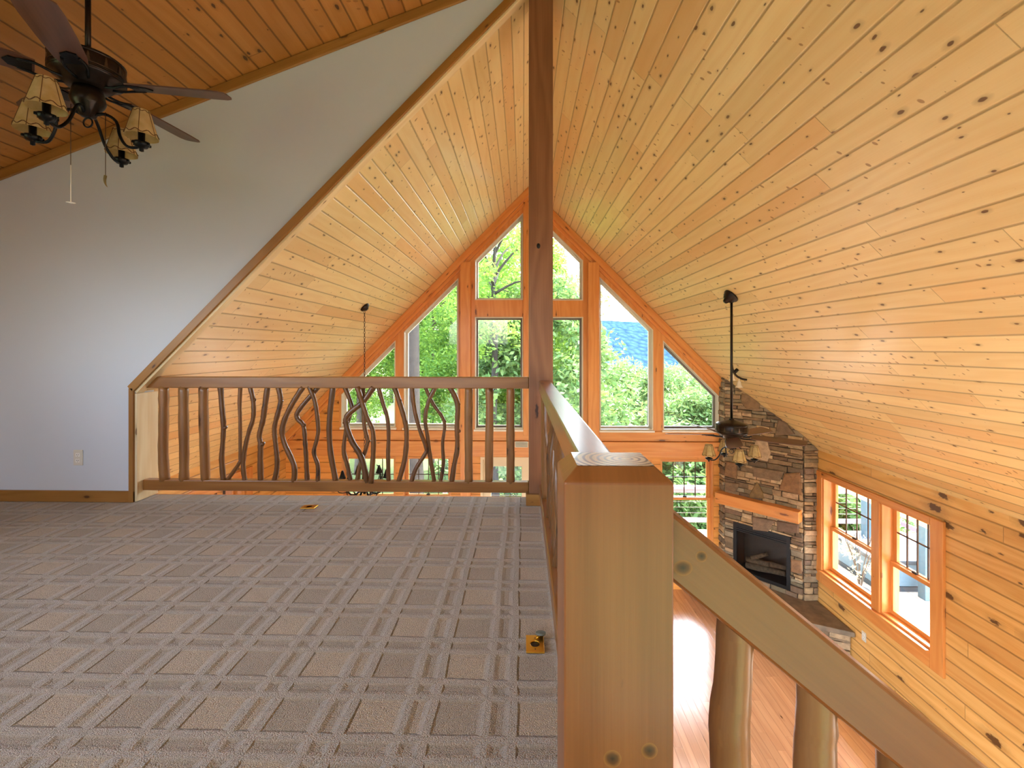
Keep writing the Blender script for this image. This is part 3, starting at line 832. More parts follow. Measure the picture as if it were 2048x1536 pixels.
def smooth_path(pts, sub=4):
    P = [Vector(p) for p in pts]; out = []
    for i in range(len(P) - 1):
        p0 = P[max(i - 1, 0)]; p1 = P[i]; p2 = P[i + 1]; p3 = P[min(i + 2, len(P) - 1)]
        for k in range(sub):
            t = k / sub
            out.append(.5 * ((2 * p1) + (-p0 + p2) * t + (2 * p0 - 5 * p1 + 4 * p2 - p3) * t * t + (-p0 + 3 * p1 - 3 * p2 + p3) * t ** 3))
    out.append(P[-1]); return out

# front railing
FY0, FY1 = 3.302, 3.362; FYC = (FY0 + FY1) / 2
rl = ((OX + .02 + PX0) / 2, FYC, LF)
rail = empty('loft_railing', rl, 'pine railing with twisted twig balusters along the loft edge below the gable', 'railing')
RT0, RT1, RB0, RB1 = EYE - .292, EYE - .208, EYE - 1.05, EYE - .972
def tob(v): return Vector(v) - Vector(rl)
for nm, z0, z1 in (('top_rail', RT0, RT1), ('bottom_rail', RB0, RB1)):
    m = MB(); m.box(OX + .02 - rl[0], PX0 - rl[0], FY0 - rl[1], FY1 - rl[1], z0 - LF, z1 - LF, 0); m.build(nm, M['rail'], rail, bevel=.006)
def zpt(zx, zy, ox):  # photo crop coordinates -> point in the railing plane
    return at(ox + zx / 4.518, 720 + zy / 4.518, FYC)
thick = [(260, 305, 305, 300, 315, 82), (260, 483, 485, 490, 490, 80), (260, 665, 665, 675, 682, 78), (640, 1345, 1342, 1343, 1345, 74), (640, 1530, 1532, 1528, 1526, 72), (640, 1722, 1720, 1722, 1722, 74)]
TZ_, BZ_ = RT0 + .012, RB1 - .012
for ox, a, c, d, e, w in thick:
    P = [zpt(xx, yy, ox) for xx, yy in ((a, 250), (c, 500), (d, 850), (e, 1100))]
    P[0].z = TZ_; P[-1].z = BZ_
    P = smooth_path(P, 4); r = w / 4.518 / 273 / 2
    m = MB(); m.tube([tob(p) for p in P], [r * random.uniform(.95, 1.06) for _ in P], 12, wob=.05); m.build('log_baluster', M['log'], rail)
twigs = [
 (260, [(818, 250), (830, 400), (845, 600), (835, 800), (830, 900), (845, 1095)], 46, 0, [(845, 620, 880, 600)]),
 (260, [(993, 250), (985, 400), (990, 550), (990, 870), (985, 930), (870, 1090)], 33, .008, []),
 (260, [(1090, 250), (1120, 370), (1120, 520), (1080, 650), (1045, 800), (1030, 950), (1045, 1095)], 40, -.008, [(1120, 375, 1140, 345)]),
 (260, [(1245, 250), (1215, 450), (1200, 550), (1170, 680), (1180, 760), (1178, 900), (1182, 1100)], 48, 0, [(1185, 770, 1217, 745)]),
 (260, [(1340, 250), (1362, 370), (1332, 500), (1305, 620), (1315, 750), (1330, 900), (1325, 1000), (1303, 1100)], 44, 0, [(1360, 380, 1384, 365)]),
 (260, [(1572, 250), (1460, 420), (1388, 600), (1400, 740), (1490, 950), (1488, 1100)], 48, -.012, []),
 (260, [(1702, 250), (1522, 450), (1505, 530), (1560, 600), (1580, 800), (1590, 1000), (1597, 1100)], 42, .012, [(1560, 600, 1578, 578)]),
 (260, [(1625, 250), (1680, 380), (1708, 600), (1700, 700), (1670, 830), (1705, 950), (1705, 1100)], 38, -.014, []),
 (260, [(1835, 250), (1810, 450), (1800, 650), (1815, 850), (1862, 1100)], 50, 0, []),
 (640, [(215, 250), (280, 410), (275, 460), (255, 530), (228, 640), (208, 820), (240, 950), (272, 1100)], 40, .014, [(280, 410, 298, 408), (212, 810, 192, 805)]),
 (640, [(490, 250), (400, 370), (270, 480), (240, 560), (290, 720), (380, 880), (432, 1100)], 52, -.012, [(250, 540, 215, 572)]),
 (640, [(350, 250), (390, 370), (440, 520), (490, 640), (492, 850), (472, 1100)], 44, -.03, []),
 (640, [(375, 270), (382, 430), (388, 600), (418, 740), (390, 850), (350, 960), (322, 1100)], 38, .03, [(415, 745, 445, 735)]),
 (640, [(525, 250), (572, 400), (610, 530), (620, 700), (615, 850), (620, 1100)], 38, 0, []),
 (640, [(670, 250), (715, 370), (770, 560), (782, 700), (765, 900), (710, 1100)], 46, 0, [(715, 375, 735, 355), (770, 800, 798, 795), (755, 940, 772, 945)]),
 (640, [(835, 250), (850, 400), (895, 600), (958, 780), (955, 840), (870, 980), (828, 1105)], 38, -.01, []),
 (640, [(945, 250), (1020, 400), (1120, 560), (1105, 760), (1112, 930), (1088, 1110)], 33, .012, [(1120, 565, 1138, 550)]),
 (640, [(1045, 260), (980, 370), (948, 530), (970, 700), (995, 900), (1032, 1110)], 38, .01, []),
 (640, [(1170, 260), (1240, 390), (1237, 600), (1240, 800), (1212, 950), (1190, 1110)], 46, 0, [(1240, 395, 1268, 405), (1240, 640, 1272, 645)]),
]
def twig_mesh(path, w, knobs):
    m = MB(); r = w / 4.518 / 273 / 2
    P = smooth_path(path, 5)
    n_ = len(P); rr = []
    for i in range(n_):
        rr.append(r * (1.08 - .16 * (1 - abs(2 * i / n_ - 1))) * random.uniform(.93, 1.09))
    m.tube(P, rr, 9, wob=.06)
    for a, c in knobs: m.tube([a, a.lerp(c, .6), c], [r * .95, r * .75, r * .35], 7)
    return m
for ox, pts, w, dy, kn_ in twigs:
    P = [zpt(x_, y_, ox) + Vector((0, dy, 0)) for x_, y_ in pts]
    P[0].z = TZ_; P[-1].z = BZ_
    kb = [(tob(zpt(a_, b_, ox) + Vector((0, dy, 0))), tob(zpt(c_, d_, ox) + Vector((0, dy, 0)))) for a_, b_, c_, d_ in kn_]
    twig_mesh([tob(p) for p in P], w, kb).build('twig_baluster', M['twig'], rail)

# side railing running back from the ridge post to the newel
SX0, SX1 = .118, .198; SXC = (SX0 + SX1) / 2
sl_ = (SXC, 2.0, LF)
side = empty('loft_railing', sl_, 'pine railing with twig balusters running from the newel post back to the tall post', 'railing')
for nm, z0, z1 in (('top_rail', EYE - .31, EYE - .229), ('bottom_rail', EYE - 1.05, EYE - .972)):
    m = MB(); m.box(SX0 - SXC, SX1 - SXC, NY1 - 2.0, YO + .0 - 2.0, z0 - LF, z1 - LF, 1); m.build(nm, M['rail'], side, bevel=.007)
ys = [2.98, 2.78, 2.60, 2.45, 2.30, 2.16, 2.02, 1.88, 1.74, 1.6, 1.46, 1.32, 1.18, 1.05]
zt_, zb_ = EYE - .31 + .012, EYE - .972 - .012
for i, yy in enumerate([3.12, 2.96, .78, .92]):
    m = MB(); P = smooth_path([(0, yy - 2 + random.uniform(-.01, .01), zt_ - LF - (zt_ - zb_) * t) for t in (0, .3, .6, 1)], 4)
    m.tube(P, [.0315 * random.uniform(.95, 1.05) for _ in P], 12, wob=.05); m.build('log_baluster', M['log'], side)
for i, yy in enumerate(ys[1:]):
    ox, pts, w, dy, kn_ = twigs[(i * 5 + 3) % len(twigs)]
    base = [zpt(x_, y_, ox) for x_, y_ in pts]; c0 = sum((p.x for p in base)) / len(base)
    P = [Vector((random.uniform(-.012, .012), yy - 2 + (p.x - c0) * .9, zb_ - LF + (p.z - BZ_) * (zt_ - zb_) / (TZ_ - BZ_))) for p in base]
    P[0].z = zt_ - LF; P[-1].z = zb_ - LF
    twig_mesh(P, w * 1.0, []).build('twig_baluster', M['twig'], side)

# stair railing descending to the right of the newel
STL = (NX1, .633, LF)
stair = empty('stair_railing', STL, 'thick sloping pine stair rail with peeled log balusters descending to the right of the newel', 'railing')
ms = .818
m = MB()
pA = Vector((NX1, 0, EYE - .213)); L_ = 2.3
h_ = .092
y0, y1 = .604, .662
pr = [(NX1 + .0, EYE - .211), (NX1 + L_, EYE - .211 - ms * L_), (NX1 + L_, EYE - .211 - ms * L_ - h_), (NX1 + .0, EYE - .211 - h_)]
dd = Vector((1, -ms)).normalized(); nn = Vector((ms, 1)).normalized()
m.slab([(a - STL[0], c - LF) for a, c in pr], [], lambda a, c, d: (a, y0 - STL[1] + d, c), y1 - y0, uvm=lambda a, c: (a * dd.x + c * dd.y, a * nn.x + c * nn.y))
m.build('stair_rail', M['newel'], stair, bevel=.005)
knot(1366, 1136, .604, .0105, stair, 1.2); knot(1403, 1113, .604, .0075, stair)
for pxs in ([(1472, 1240), (1466, 1350), (1458, 1440), (1461, 1536)], [(1634, 1370), (1632, 1450), (1629, 1536)], [(1796, 1500), (1797, 1536)]):
    P = [at(x_, y_, .633) for x_, y_ in pxs]
    x = P[0].x; P[0].z = EYE - .211 - ms * (x - NX1) - h_ * .5
    x2 = P[-1].x; P.append(Vector((x2 + .004, .633, P[-1].z - .25))); P.append(Vector((x2, .633, LF - .211 - ms * (x2 - NX1) + .06)))
    P = smooth_path([Vector(p) - Vector(STL) for p in P], 4); rr = [.0228 * (1 + .16 * min(1, i / 8)) * random.uniform(.97, 1.04) for i in range(len(P))]
    m = MB(); m.tube(P, rr, 14, wob=.04); m.build('log_baluster', M['log'], stair)
# stairs on the camera's side of that rail
m = MB(); NS = 14
for i in range(NS):
    x0 = .2 + i * .24; z1 = LF - (i + 1) * .197
    m.box(x0, x0 + .27, -.45, .60, z1 - .04, z1, 1)
    m.box(x0 - .01, x0 + .01, -.45, .60, z1 - .0, z1 + .16, 1)
m.slab([(.205, LF - .02), (.205 + 3.4, LF - .02 - 3.4 * ms), (.205 + 3.4, LF - .33 - 3.4 * ms), (.205, LF - .33)], [], lambda a, c, d: (a, .60 + d, c), .04)
st = m.build('stairs', M['orange']); struct(st)

# ================================================================== fireplace
A = Vector((3.213, 7.288, 0)); B = Vector((3.945, 6.483, 0))
FD = (B - A).normalized(); FN = Vector((FD.y, -FD.x, 0))   # FN towards the room
if FN.dot(Vector((-1, -1, 0))) < 0: FN = -FN
FL = (B - A).length
STONES = ['9c8468', '7a6650', 'a08a6c', '6b5644', 'b29a7a', '8a7256', '74664f', '9c8260', '5f5040', '998468', '7f7360', '6d5a44']
fo = Vector((3.6, 6.9, 0))
fire = empty('fireplace', fo, 'tall corner fireplace of stacked stone with black firebox and orange wood mantel', 'fireplace')
stone = MB()
def chunk(mb, O, ax, no, s0, s1, z0, z1, d0, d1, col, jit=.006, poly=None):
    """one rough stone: outline on the wall, pushed out and slightly pillowed"""
    if poly is None:
        j = lambda: random.uniform(-jit, jit)
        poly = [(s0 + j(), z0 + j()), ((s0 + s1) / 2 + j(), z0 + j() * .6), (s1 + j(), z0 + j()), (s1 + j(), z1 + j()), ((s0 + s1) / 2 + j(), z1 + j() * .6), (s0 + j(), z1 + j())]
    n_ = len(poly); cs = sum(p[0] for p in poly) / n_; cz = sum(p[1] for p in poly) / n_
    k = .86
    fr = [(cs + (p[0] - cs) * k, cz + (p[1] - cz) * k) for p in poly]
    mp = lambda p, d: tuple(O + ax * p[0] + no * d + Vector((0, 0, p[1])) - fo)
    for i in range(n_):
        q_ = (i + 1) % n_
        mb.face([mp(poly[i], d0), mp(poly[q_], d0), mp(poly[q_], d1 * .8), mp(poly[i], d1 * .8)], col=col)
        mb.face([mp(poly[i], d1 * .8), mp(poly[q_], d1 * .8), mp(fr[q_], d1), mp(fr[i], d1)], col=col)
    c_ = mp((cs, cz), d1 + .004)
    for i in range(n_):
        mb.face([mp(fr[i], d1), mp(fr[(i + 1) % n_], d1), c_], col=col)
def rc(l=1.0):
    c = lin(random.choice(STONES)); k = random.uniform(1.1, 1.7) * l
    return (c[0] * k, c[1] * k, c[2] * k, 1)
def rows(O, ax, no, W, z0, z1, skip=None, wmin=.1, wmax=.34):
    z = z0
    while z < z1:
        h = random.choice((.035, .045, .055, .07, .09)); s = 0.0
        while s < W - 1e-3:
            w = min(random.uniform(wmin, wmax), W - s)
            if W - s - w < .05: w = W - s
            a0, a1 = s + .004, s + w - .004
            segs = [(a0, a1)]
            if skip:
                for (k0, k1, kz0, kz1) in skip:
                    if z + h * .5 > kz0 and z + h * .5 < kz1:
                        ns = []
                        for (p0, p1) in segs:
                            if p1 <= k0 or p0 >= k1: ns.append((p0, p1))
                            else:
                                if k0 - p0 > .03: ns.append((p0, k0))
                                if p1 - k1 > .03: ns.append((k1, p1))
                        segs = ns
            for p0, p1 in segs: chunk(stone, O, ax, no, p0, p1, z + .003, z + h - .003, -.02, random.uniform(.014, .04), rc())
            s += w
        z += h
HZ = .40
FBX = (.135, .932, .47, 1.235)
rows(A, FD, FN, FL, HZ, 4.3, skip=[FBX])
rows(Vector((3.213, 7.47, 0)), Vector((0, -1, 0)), Vector((-1, 0, 0)), .182, HZ, 4.3, wmin=.08, wmax=.18)
rows(B, Vector((1, 0, 0)), Vector((0, -1, 0)), XR - B.x - .0, HZ, 3.2, wmin=.09, wmax=.2)
# larger field stones, seen standing among the thin ledges
def big(pts, col, dep=.05):
    chunk(stone, A, FD, FN, 0, 0, 0, 0, 0, dep, tuple(list(lin(col)[:3]) + [1]), poly=[(p[0], p[1]) for p in pts])
def onface(px, py):
    xr = (px - 1024) / F_PX; dx, dy = (-SY + xr * CY), (CY + xr * SY)
    ex, ey = FD.x, FD.y
    det = dx * (-ey) + dy * ex
    k = (A.x * (-ey) + A.y * ex) / det; t = (dx * A.y - dy * A.x) / det
    return (t, EYE - (py - 697) / F_PX * k)
for pl_, c_ in (([(1513, 882), (1524, 868), (1536, 882), (1543, 905), (1537, 922), (1518, 918), (1508, 902)], 'c9ae90'),
                ([(1485, 786), (1506, 790), (1522, 806), (1520, 818), (1496, 818), (1484, 804)], '8f7152'),
                ([(1571, 946), (1602, 944), (1605, 990), (1560, 978)], '97704c'),
                ([(1500, 990), (1516, 962), (1528, 985), (1530, 996), (1502, 994)], '8b7048'),
                ([(1506, 932), (1570, 942), (1562, 962), (1508, 952)], '877058'),
                ([(1455, 922), (1476, 926), (1476, 958), (1450, 950)], '8d6c4c'),
                ([(1452, 962), (1480, 966), (1474, 984), (1452, 978)], '8a7258'),
                ([(1558, 838), (1575, 846), (1592, 868), (1552, 870)], '7f6a56'),
                ([(1558, 874), (1604, 880), (1606, 896), (1560, 888)], 'b8a17e'),
                ([(1506, 1032), (1530, 1036), (1552, 1040), (1538, 1062), (1508, 1058)], '8f7660'),
                ([(1556, 1040), (1600, 1048), (1600, 1066), (1556, 1060)], '7a6252')):
    big([onface(*p) for p in pl_], c_, .052)
big([(FBX[1] + .01, .75), (FL - .01, .77), (FL - .01, .95), (FBX[1] + .01, .93)], '9a7352', .045)
so = stone.build('stone_facing', M['stone'], fire)
back = MB()
pts = [(3.213, 7.47), (A.x, A.y), (B.x, B.y), (XR, B.y)]
for i in range(3):
    a, c = pts[i], pts[i + 1]
    if i == 1:
        mp = lambda s_, z_, d_: tuple(A + FD * s_ - FN * d_ + Vector((0, 0, z_)) - fo)
        back.slab([(0, 0), (0, 4.4), (FL, 4.4), (FL, 0)], [[(FBX[0], FBX[2]), (FBX[0], FBX[3]), (FBX[1], FBX[3]), (FBX[1], FBX[2])]], mp, .03)
    else:
        back.face([(a[0] - fo.x, a[1] - fo.y, 0), (c[0] - fo.x, c[1] - fo.y, 0), (c[0] - fo.x, c[1] - fo.y, 4.4), (a[0] - fo.x, a[1] - fo.y, 4.4)])
bk = back.build('mortar_core', M['grout'], fire)
for o in (so, bk):   # cut the masonry where it meets the sloping ceiling
    bm = bmesh.new(); bm.from_mesh(o.data)
    nrm = Vector((SL, 0, 1)).normalized()
    bmesh.ops.bisect_plane(bm, geom=bm.verts[:] + bm.edges[:] + bm.faces[:], plane_co=Vector((3.0, 0, ceil_z(3.0) - .003)) - Vector((fo.x, 0, 0)), plane_no=nrm, clear_outer=True)
    bmesh.ops.bisect_plane(bm, geom=bm.verts[:] + bm.edges[:] + bm.faces[:], plane_co=Vector((XR - .004 - fo.x, 0, 0)), plane_no=Vector((1, 0, 0)), clear_outer=True)
    bmesh.ops.bisect_plane(bm, geom=bm.verts[:] + bm.edges[:] + bm.faces[:], plane_co=Vector((0, YG - .004 - fo.y, 0)), plane_no=Vector((0, 1, 0)), clear_outer=True)
    bm.to_mesh(o.data); bm.free()
def FP(s_, d_, z_): return tuple(A + FD * s_ + FN * d_ + Vector((0, 0, z_)) - fo)
fm = Matrix((FD, FN, Vector((0, 0, 1)))).transposed().to_4x4(); fm.translation = A - fo
# firebox
m = MB()
x0, x1, z0, z1 = FBX
ringp = [(x0, z0), (x0, z1), (x1, z1), (x1, z0)]
mpf = lambda s_, z_, d_: FP(s_, d_, z_)
ring(m, ringp, .05, mpf, .0, .03)
m.box(x0 + .02, x1 - .02, -.005, .022, z1 - .13, z1 - .04, 0, fm)
for k in range(3): m.box(x0 + .05, x1 - .05, .02, .034, z1 - .122 + k * .028, z1 - .106 + k * .028, 0, fm)
fb = m.build('firebox', M['black'], fire)
m = MB(); m.box(x0 + .02, x1 - .02, -.33, -.31, z0, z1, 0, fm); m.box(x0 + .02, x0 + .03, -.33, 0, z0, z1, 1, fm); m.box(x1 - .03, x1 - .02, -.33, 0, z0, z1, 1, fm); m.box(x0, x1, -.33, 0, z0 - .01, z0 + .03, 0, fm); m.box(x0, x1, -.33, 0, z1 - .06, z1 - .05, 0, fm)
m.build('liner', M['black'], fb)
m = MB(); m.face([FP(x0 + .05, .005, z0 + .05), FP(x1 - .05, .005, z0 + .05), FP(x1 - .05, .005, z1 - .13), FP(x0 + .05, .005, z1 - .13)]); m.build('glass_pane', M['glass'], fb, clean=False)
for (a, c, r) in (((.27, -.12, .56), (.8, -.17, .6), .045), ((.25, -.2, .62), (.6, -.12, .68), .04), ((.5, -.22, .64), (.82, -.1, .72), .035), ((.35, -.1, .7), (.55, -.2, .8), .03)):
    m = MB(); a = Vector(FP(a[0], a[1], a[2])); c = Vector(FP(c[0], c[1], c[2]))
    m.tube([a, a.lerp(c, .33), a.lerp(c, .66), c], [r, r * 1.1, r * .95, r * .8], 10, wob=.2); m.build('log', M['charred'], fb)
m = MB(); m.box(-.09, FL - .01, .012, .17, 1.50, 1.665, 0, fm); m.build('mantel', M['orange'], fire, bevel=.008)['label'] = 'orange pine mantel beam'
# hearth
hp = [(XR - .01, 5.74), (XR - .01, 6.48), (3.945, 6.483), (3.213, 7.288), (3.213, YG - .01), (2.55, YG - .01), (2.9, 6.75), (3.55, 6.0)]
def hpoly(k): 
    out = []
    for i, (x_, y_) in enumerate(hp):
        if i in (0,): out.append((x_, y_ + k))
        elif i in (5,): out.append((x_ + k, y_))
        elif i in (6, 7): out.append((x_ + k * .7, y_ + k * .7))
        else: out.append((x_, y_))
    return out
m = MB(); m.slab([(x_ - fo.x, y_ - fo.y) for x_, y_ in hpoly(0)], [], lambda a, c, d: (a, c, HZ - .065 + d), .065)
hs = m.build('hearth', M['hearthstone'], fire, bevel=.012); hs['label'] = 'grey brown stone hearth slab'
m = MB(); hb = hpoly(.09)
for i0, i1 in ((0, 7), (7, 6), (6, 5)):
    a = Vector((*hb[i0], 0)); c = Vector((*hb[i1], 0)); ax_ = (c - a); W_ = ax_.length; ax_.normalize()
    no_ = Vector((ax_.y, -ax_.x, 0))
    if no_.dot(Vector((-1, -1, 0))) < 0: no_ = -no_
    save, stone = stone, m
    rows(a, ax_, no_, W_, 0.0, HZ - .1, wmin=.12, wmax=.3); stone = save
m.build('hearth_base', M['stone'], fire)

# ================================================================== ceiling fans
def fan(loc, rot, label, ceilz, slope_rot, group='matching ceiling fans'):
    """loc = centre of the motor housing"""
    root = empty('ceiling_fan', loc, label, 'ceiling fan', group, rz=rot)
    zc = loc[2]
    h = MB(); h.lathe([(0, .085), (.03, .085), (.05, .078), (.10, .065), (.145, .05), (.152, .04), (.152, -.04), (.148, -.052), (.12, -.065), (.10, -.09), (.085, -.10), (0, -.10)], n=40)
    h.lathe([(.153, .043), (.156, .04), (.156, .034), (.153, .031)], n=40); h.lathe([(.153, -.034), (.156, -.037), (.156, -.043), (.15, -.046)], n=40)
    hh = h.build('motor_housing', M['bronze'], root)
    d = MB()   # relief of small pines and an animal around the band
    for k in range(14):
        a = 2 * math.pi * k / 14 + .1; w = .009; r = .1535
        for t in range(3):
            z0_ = -.022 + t * .014; ww = w * (1.2 - t * .3)
            P = [(a - ww / r, z0_), (a + ww / r, z0_), (a, z0_ + .022)]
            d.face([(r * math.cos(q_), r * math.sin(q_), z_) for q_, z_ in P])
            d.face([((r + .003) * math.cos(q_), (r + .003) * math.sin(q_), z_) for q_, z_ in P])
    d.lathe([(.1535, -.024), (.1565, -.024), (.1565, -.021), (.1535, -.021)], n=40)
    d.build('pine_relief', M['bronze_tree'], hh)
    rz = MB(); L = ceilz - zc
    rz.tube([(0, 0, .08), (0, 0, .10)], .026, 16); rz.tube([(0, 0, .08), (0, 0, L - .05)], .0125, 14); rz.build('downrod', M['bronze'], root)
    cn = MB(); cn.lathe([(0, -.10), (.02, -.10), (.028, -.085), (.032, -.07), (.05, -.062), (.054, -.05), (.066, -.04), (.068, -.028), (.08, -.016), (.08, 0), (0, 0)], n=28)
    co = cn.build('canopy', M['bronze'], root); co.location = (0, 0, L - .005)
    co.rotation_euler = (Matrix.Rotation(-rot, 3, 'Z') @ Matrix.Rotation(slope_rot, 3, 'Y')).to_euler()
    for k in range(5):
        a = math.radians(12 + 72 * k)
        R = Matrix.Rotation(a, 4, 'Z') @ Matrix.Translation((0, 0, -.075)) @ Matrix.Rotation(math.radians(12), 4, 'X')
        bl = MB(); prof = [(.19, .052), (.24, .062), (.40, .070), (.56, .074), (.635, .070), (.66, .055), (.668, .03)]
        up_ = [(x_, y_) for x_, y_ in prof]; out = up_ + [(x_, -y_) for x_, y_ in reversed(up_)]
        bl.slab(out, [], lambda p, q_, dd: tuple(R @ Vector((p, q_, dd))), .007)
        bo = bl.build('blade', M['blade'], root, bevel=.002)
        ir = MB(); 
        for sg in (-1, 1):
            ir.tube([R @ Vector(v_) for v_ in smooth_path([(.07, sg * .018, -.012), (.13, sg * .03, -.016), (.19, sg * .042, -.006), (.25, sg * .03, -.004)], 3)], .0065, 8)
        ir.slab([(.20, -.035), (.28, -.03), (.30, 0), (.28, .03), (.20, .035)], [], lambda p, q_, dd: tuple(R @ Vector((p, q_, -.006 + dd))), .006)
        ir.build('blade_iron', M['iron'], bo)
    # light kit
    lk = MB(); lk.lathe([(0, -.10), (.06, -.10), (.066, -.125), (.07, -.145), (.074, -.165), (.066, -.185), (.045, -.215), (.032, -.245), (.018, -.25), (0, -.252)], n=28)
    lko = lk.build('light_kit', M['bronze'], root)
    rg = MB(); rp = [(.024 * math.cos(t), 0, -.276 + .024 * math.sin(t)) for t in [2 * math.pi * i / 14 for i in range(15)]]
    rg.tube(rp, .004, 8, closed_ends=False); rg.build('finial_ring', M['iron'], lko)
    for k in range(4):
        a = math.radians(10 + 90 * k); R = Matrix.Rotation(a, 4, 'Z')
        ar = MB()
        pa = smooth_path([(.03, 0, -.235), (.07, .016, -.22), (.115, .026, -.25), (.14, .014, -.33), (.18, 0, -.385), (.225, 0, -.39), (.25, 0, -.375)], 4)
        ar.tube([R @ Vector(v_) for v_ in pa], .0075, 8)
        ao = ar.build('light_arm', M['iron'], lko)
        cp = MB(); c0 = R @ Vector((.25, 0, 0))
        cp.lathe([(0, -.412), (.010, -.408), (.010, -.392), (.026, -.388), (.036, -.372), (.036, -.362), (.015, -.355), (.016, -.29), (0, -.29)], c=(c0.x, c0.y, 0), n=16)
        for j in range(6):
            aa = j * math.pi / 3; cp.box(-.005, .005, -.005, .005, -.006, .006, 2, Matrix.Translation((c0.x + .036 * math.cos(aa), c0.y + .036 * math.sin(aa), -.37)))
        cp.build('candle_cup', M['iron'], ao)
        shp = MB(); N_ = 8; prof = [(.072, -.245), (.0695, -.232), (.040, -.140)]
        shp.lathe([(.074, -.335), (.037, -.195)], c=(c0.x, c0.y, 0), n=24, smooth=True)
        shp.lathe([(.0725, -.3345), (.0355, -.1955)], c=(c0.x, c0.y, 0), n=24, smooth=True)
        so_ = shp.build('lamp_shade', M['shade'], lko, clean=False)
        lc = MB()
        for rr_, zz, amp, w_ in ((.0715, -.323, .007, .0022), (.040, -.206, .004, .0017)):
            lc.tube([(c0.x + rr_ * 1.02 * math.cos(t), c0.y + rr_ * 1.02 * math.sin(t), zz + amp * math.sin(9 * t)) for t in [2 * math.pi * i / 54 for i in range(55)]], w_, 5, closed_ends=False)
        for j in range(6):
            t = j * math.pi / 3; lc.tube([(c0.x + .0745 * math.cos(t), c0.y + .0745 * math.sin(t), -.335), (c0.x + .0375 * math.cos(t), c0.y + .0375 * math.sin(t), -.195)], .0016, 5)
        lc.build('lacing', M['lace'], so_)
    if slope_rot < 0: co.scale = (1, 1, .55)
    return root, lko
# fan over the loft
f1p = at(176, 139, 2.31)
f1 = Vector((f1p.x, 2.31, f1p.z))
root1, kit1 = fan(f1, 0.0, 'dark bronze ceiling fan with lit-free parchment shades hanging over the carpeted loft', shed_z(f1.x), math.atan(-.368))
root1['label'] = 'dark bronze ceiling fan with parchment shades hanging over the carpeted loft'
def chain(kit, origin, p_top, p_bot, name, mat, r=.0016):
    m = MB(); m.tube([rel(p_top, origin), rel(p_bot, origin)], r, 6); return m.build(name, mat, kit)
c1 = at(141, 200, 2.24); c2 = at(144, 405, 2.24); cm = at(141.5, 330, 2.24)
chain(kit1, f1, (cm.x, 2.24, c1.z - .02), (cm.x, 2.24, cm.z), 'pull_chain', M['chainm'])
pc = chain(kit1, f1, (cm.x, 2.24, cm.z), (cm.x, 2.24, c2.z), 'pull_chain', M['white'])
m = MB(); o_ = rel((cm.x, 2.24, c2.z), f1)
m.tube([o_ + Vector((-.024, 0, .003)), o_, o_ + Vector((.024, 0, -.004))], [.002, .005, .002], 6); m.tube([o_ + Vector((0, -.016, 0)), o_ + Vector((0, .016, 0))], .002, 6); m.tube([o_ + Vector((0, 0, .012)), o_ + Vector((0, 0, -.003))], [.001, .004], 6)
m.build('chain_pull', M['white'], pc)
c1 = at(211, 225, 2.33); c2 = at(211, 352, 2.33)
pc = chain(kit1, f1, (c1.x, 2.33, c1.z), (c1.x, 2.33, c2.z), 'pull_chain', M['chainm'])
m = MB(); o_ = rel((c1.x, 2.33, c2.z), f1)
m.tube([o_ + Vector(v_) for v_ in smooth_path([(0, 0, .003), (-.004, 0, -.02), (.0, 0, -.042), (.010, 0, -.058)], 3)], [.0065, .0068, .0066, .0062, .0058, .005, .004, .003, .002, .001][:10], 8)
m.build('horn_pull', M['horn'], pc)
# fan of the great room
f2p = at(1463, 856, 4.79)
f2 = Vector((f2p.x, 4.79, f2p.z))
root2, kit2 = fan(f2, math.radians(164), 'dark bronze ceiling fan on a long rod in front of the stone fireplace', ceil_z(f2.x), math.atan(SL))
kit2.scale = (.9, .9, .84); kit2.location = (0, 0, -.012)

# ================================================================== chandelier with chain
ch = at(729, 0, 5.69); chz = ceil_z(ch.x)
cz_ = at(729, 968, 5.69).z
chan = empty('chandelier', (ch.x, 5.69, chz), 'dark iron branch chandelier hanging on a long chain below the left ceiling', 'chandelier')
m = MB(); m.lathe([(0, -.05), (.02, -.05), (.035, -.035), (.062, -.02), (.065, 0), (0, 0)], n=24)
co = m.build('canopy', M['bronze'], chan); co.rotation_euler = (0, -math.atan(SL), 0); co.location = (0, 0, -.004)
m = MB(); zc = -.05; k = 0
while zc > cz_ - chz + .22:
    a = k * math.pi / 2
    loop = [(.009 * math.cos(t) * math.cos(a), .009 * math.cos(t) * math.sin(a), zc - .02 + .02 * math.sin(t)) for t in [2 * math.pi * i / 8 for i in range(9)]]
    m.tube(loop, .003, 5, closed_ends=False); zc -= .032; k += 1
m.build('chain', M['chainm'], chan)
z0 = cz_ - chz
m = MB(); m.tube([(0, 0, z0 + .24), (0, 0, z0 + .12), (0, 0, z0 - .02), (0, 0, z0 - .12)], [.012, .03, .04, .02], 12); m.build('stem', M['iron'], chan)
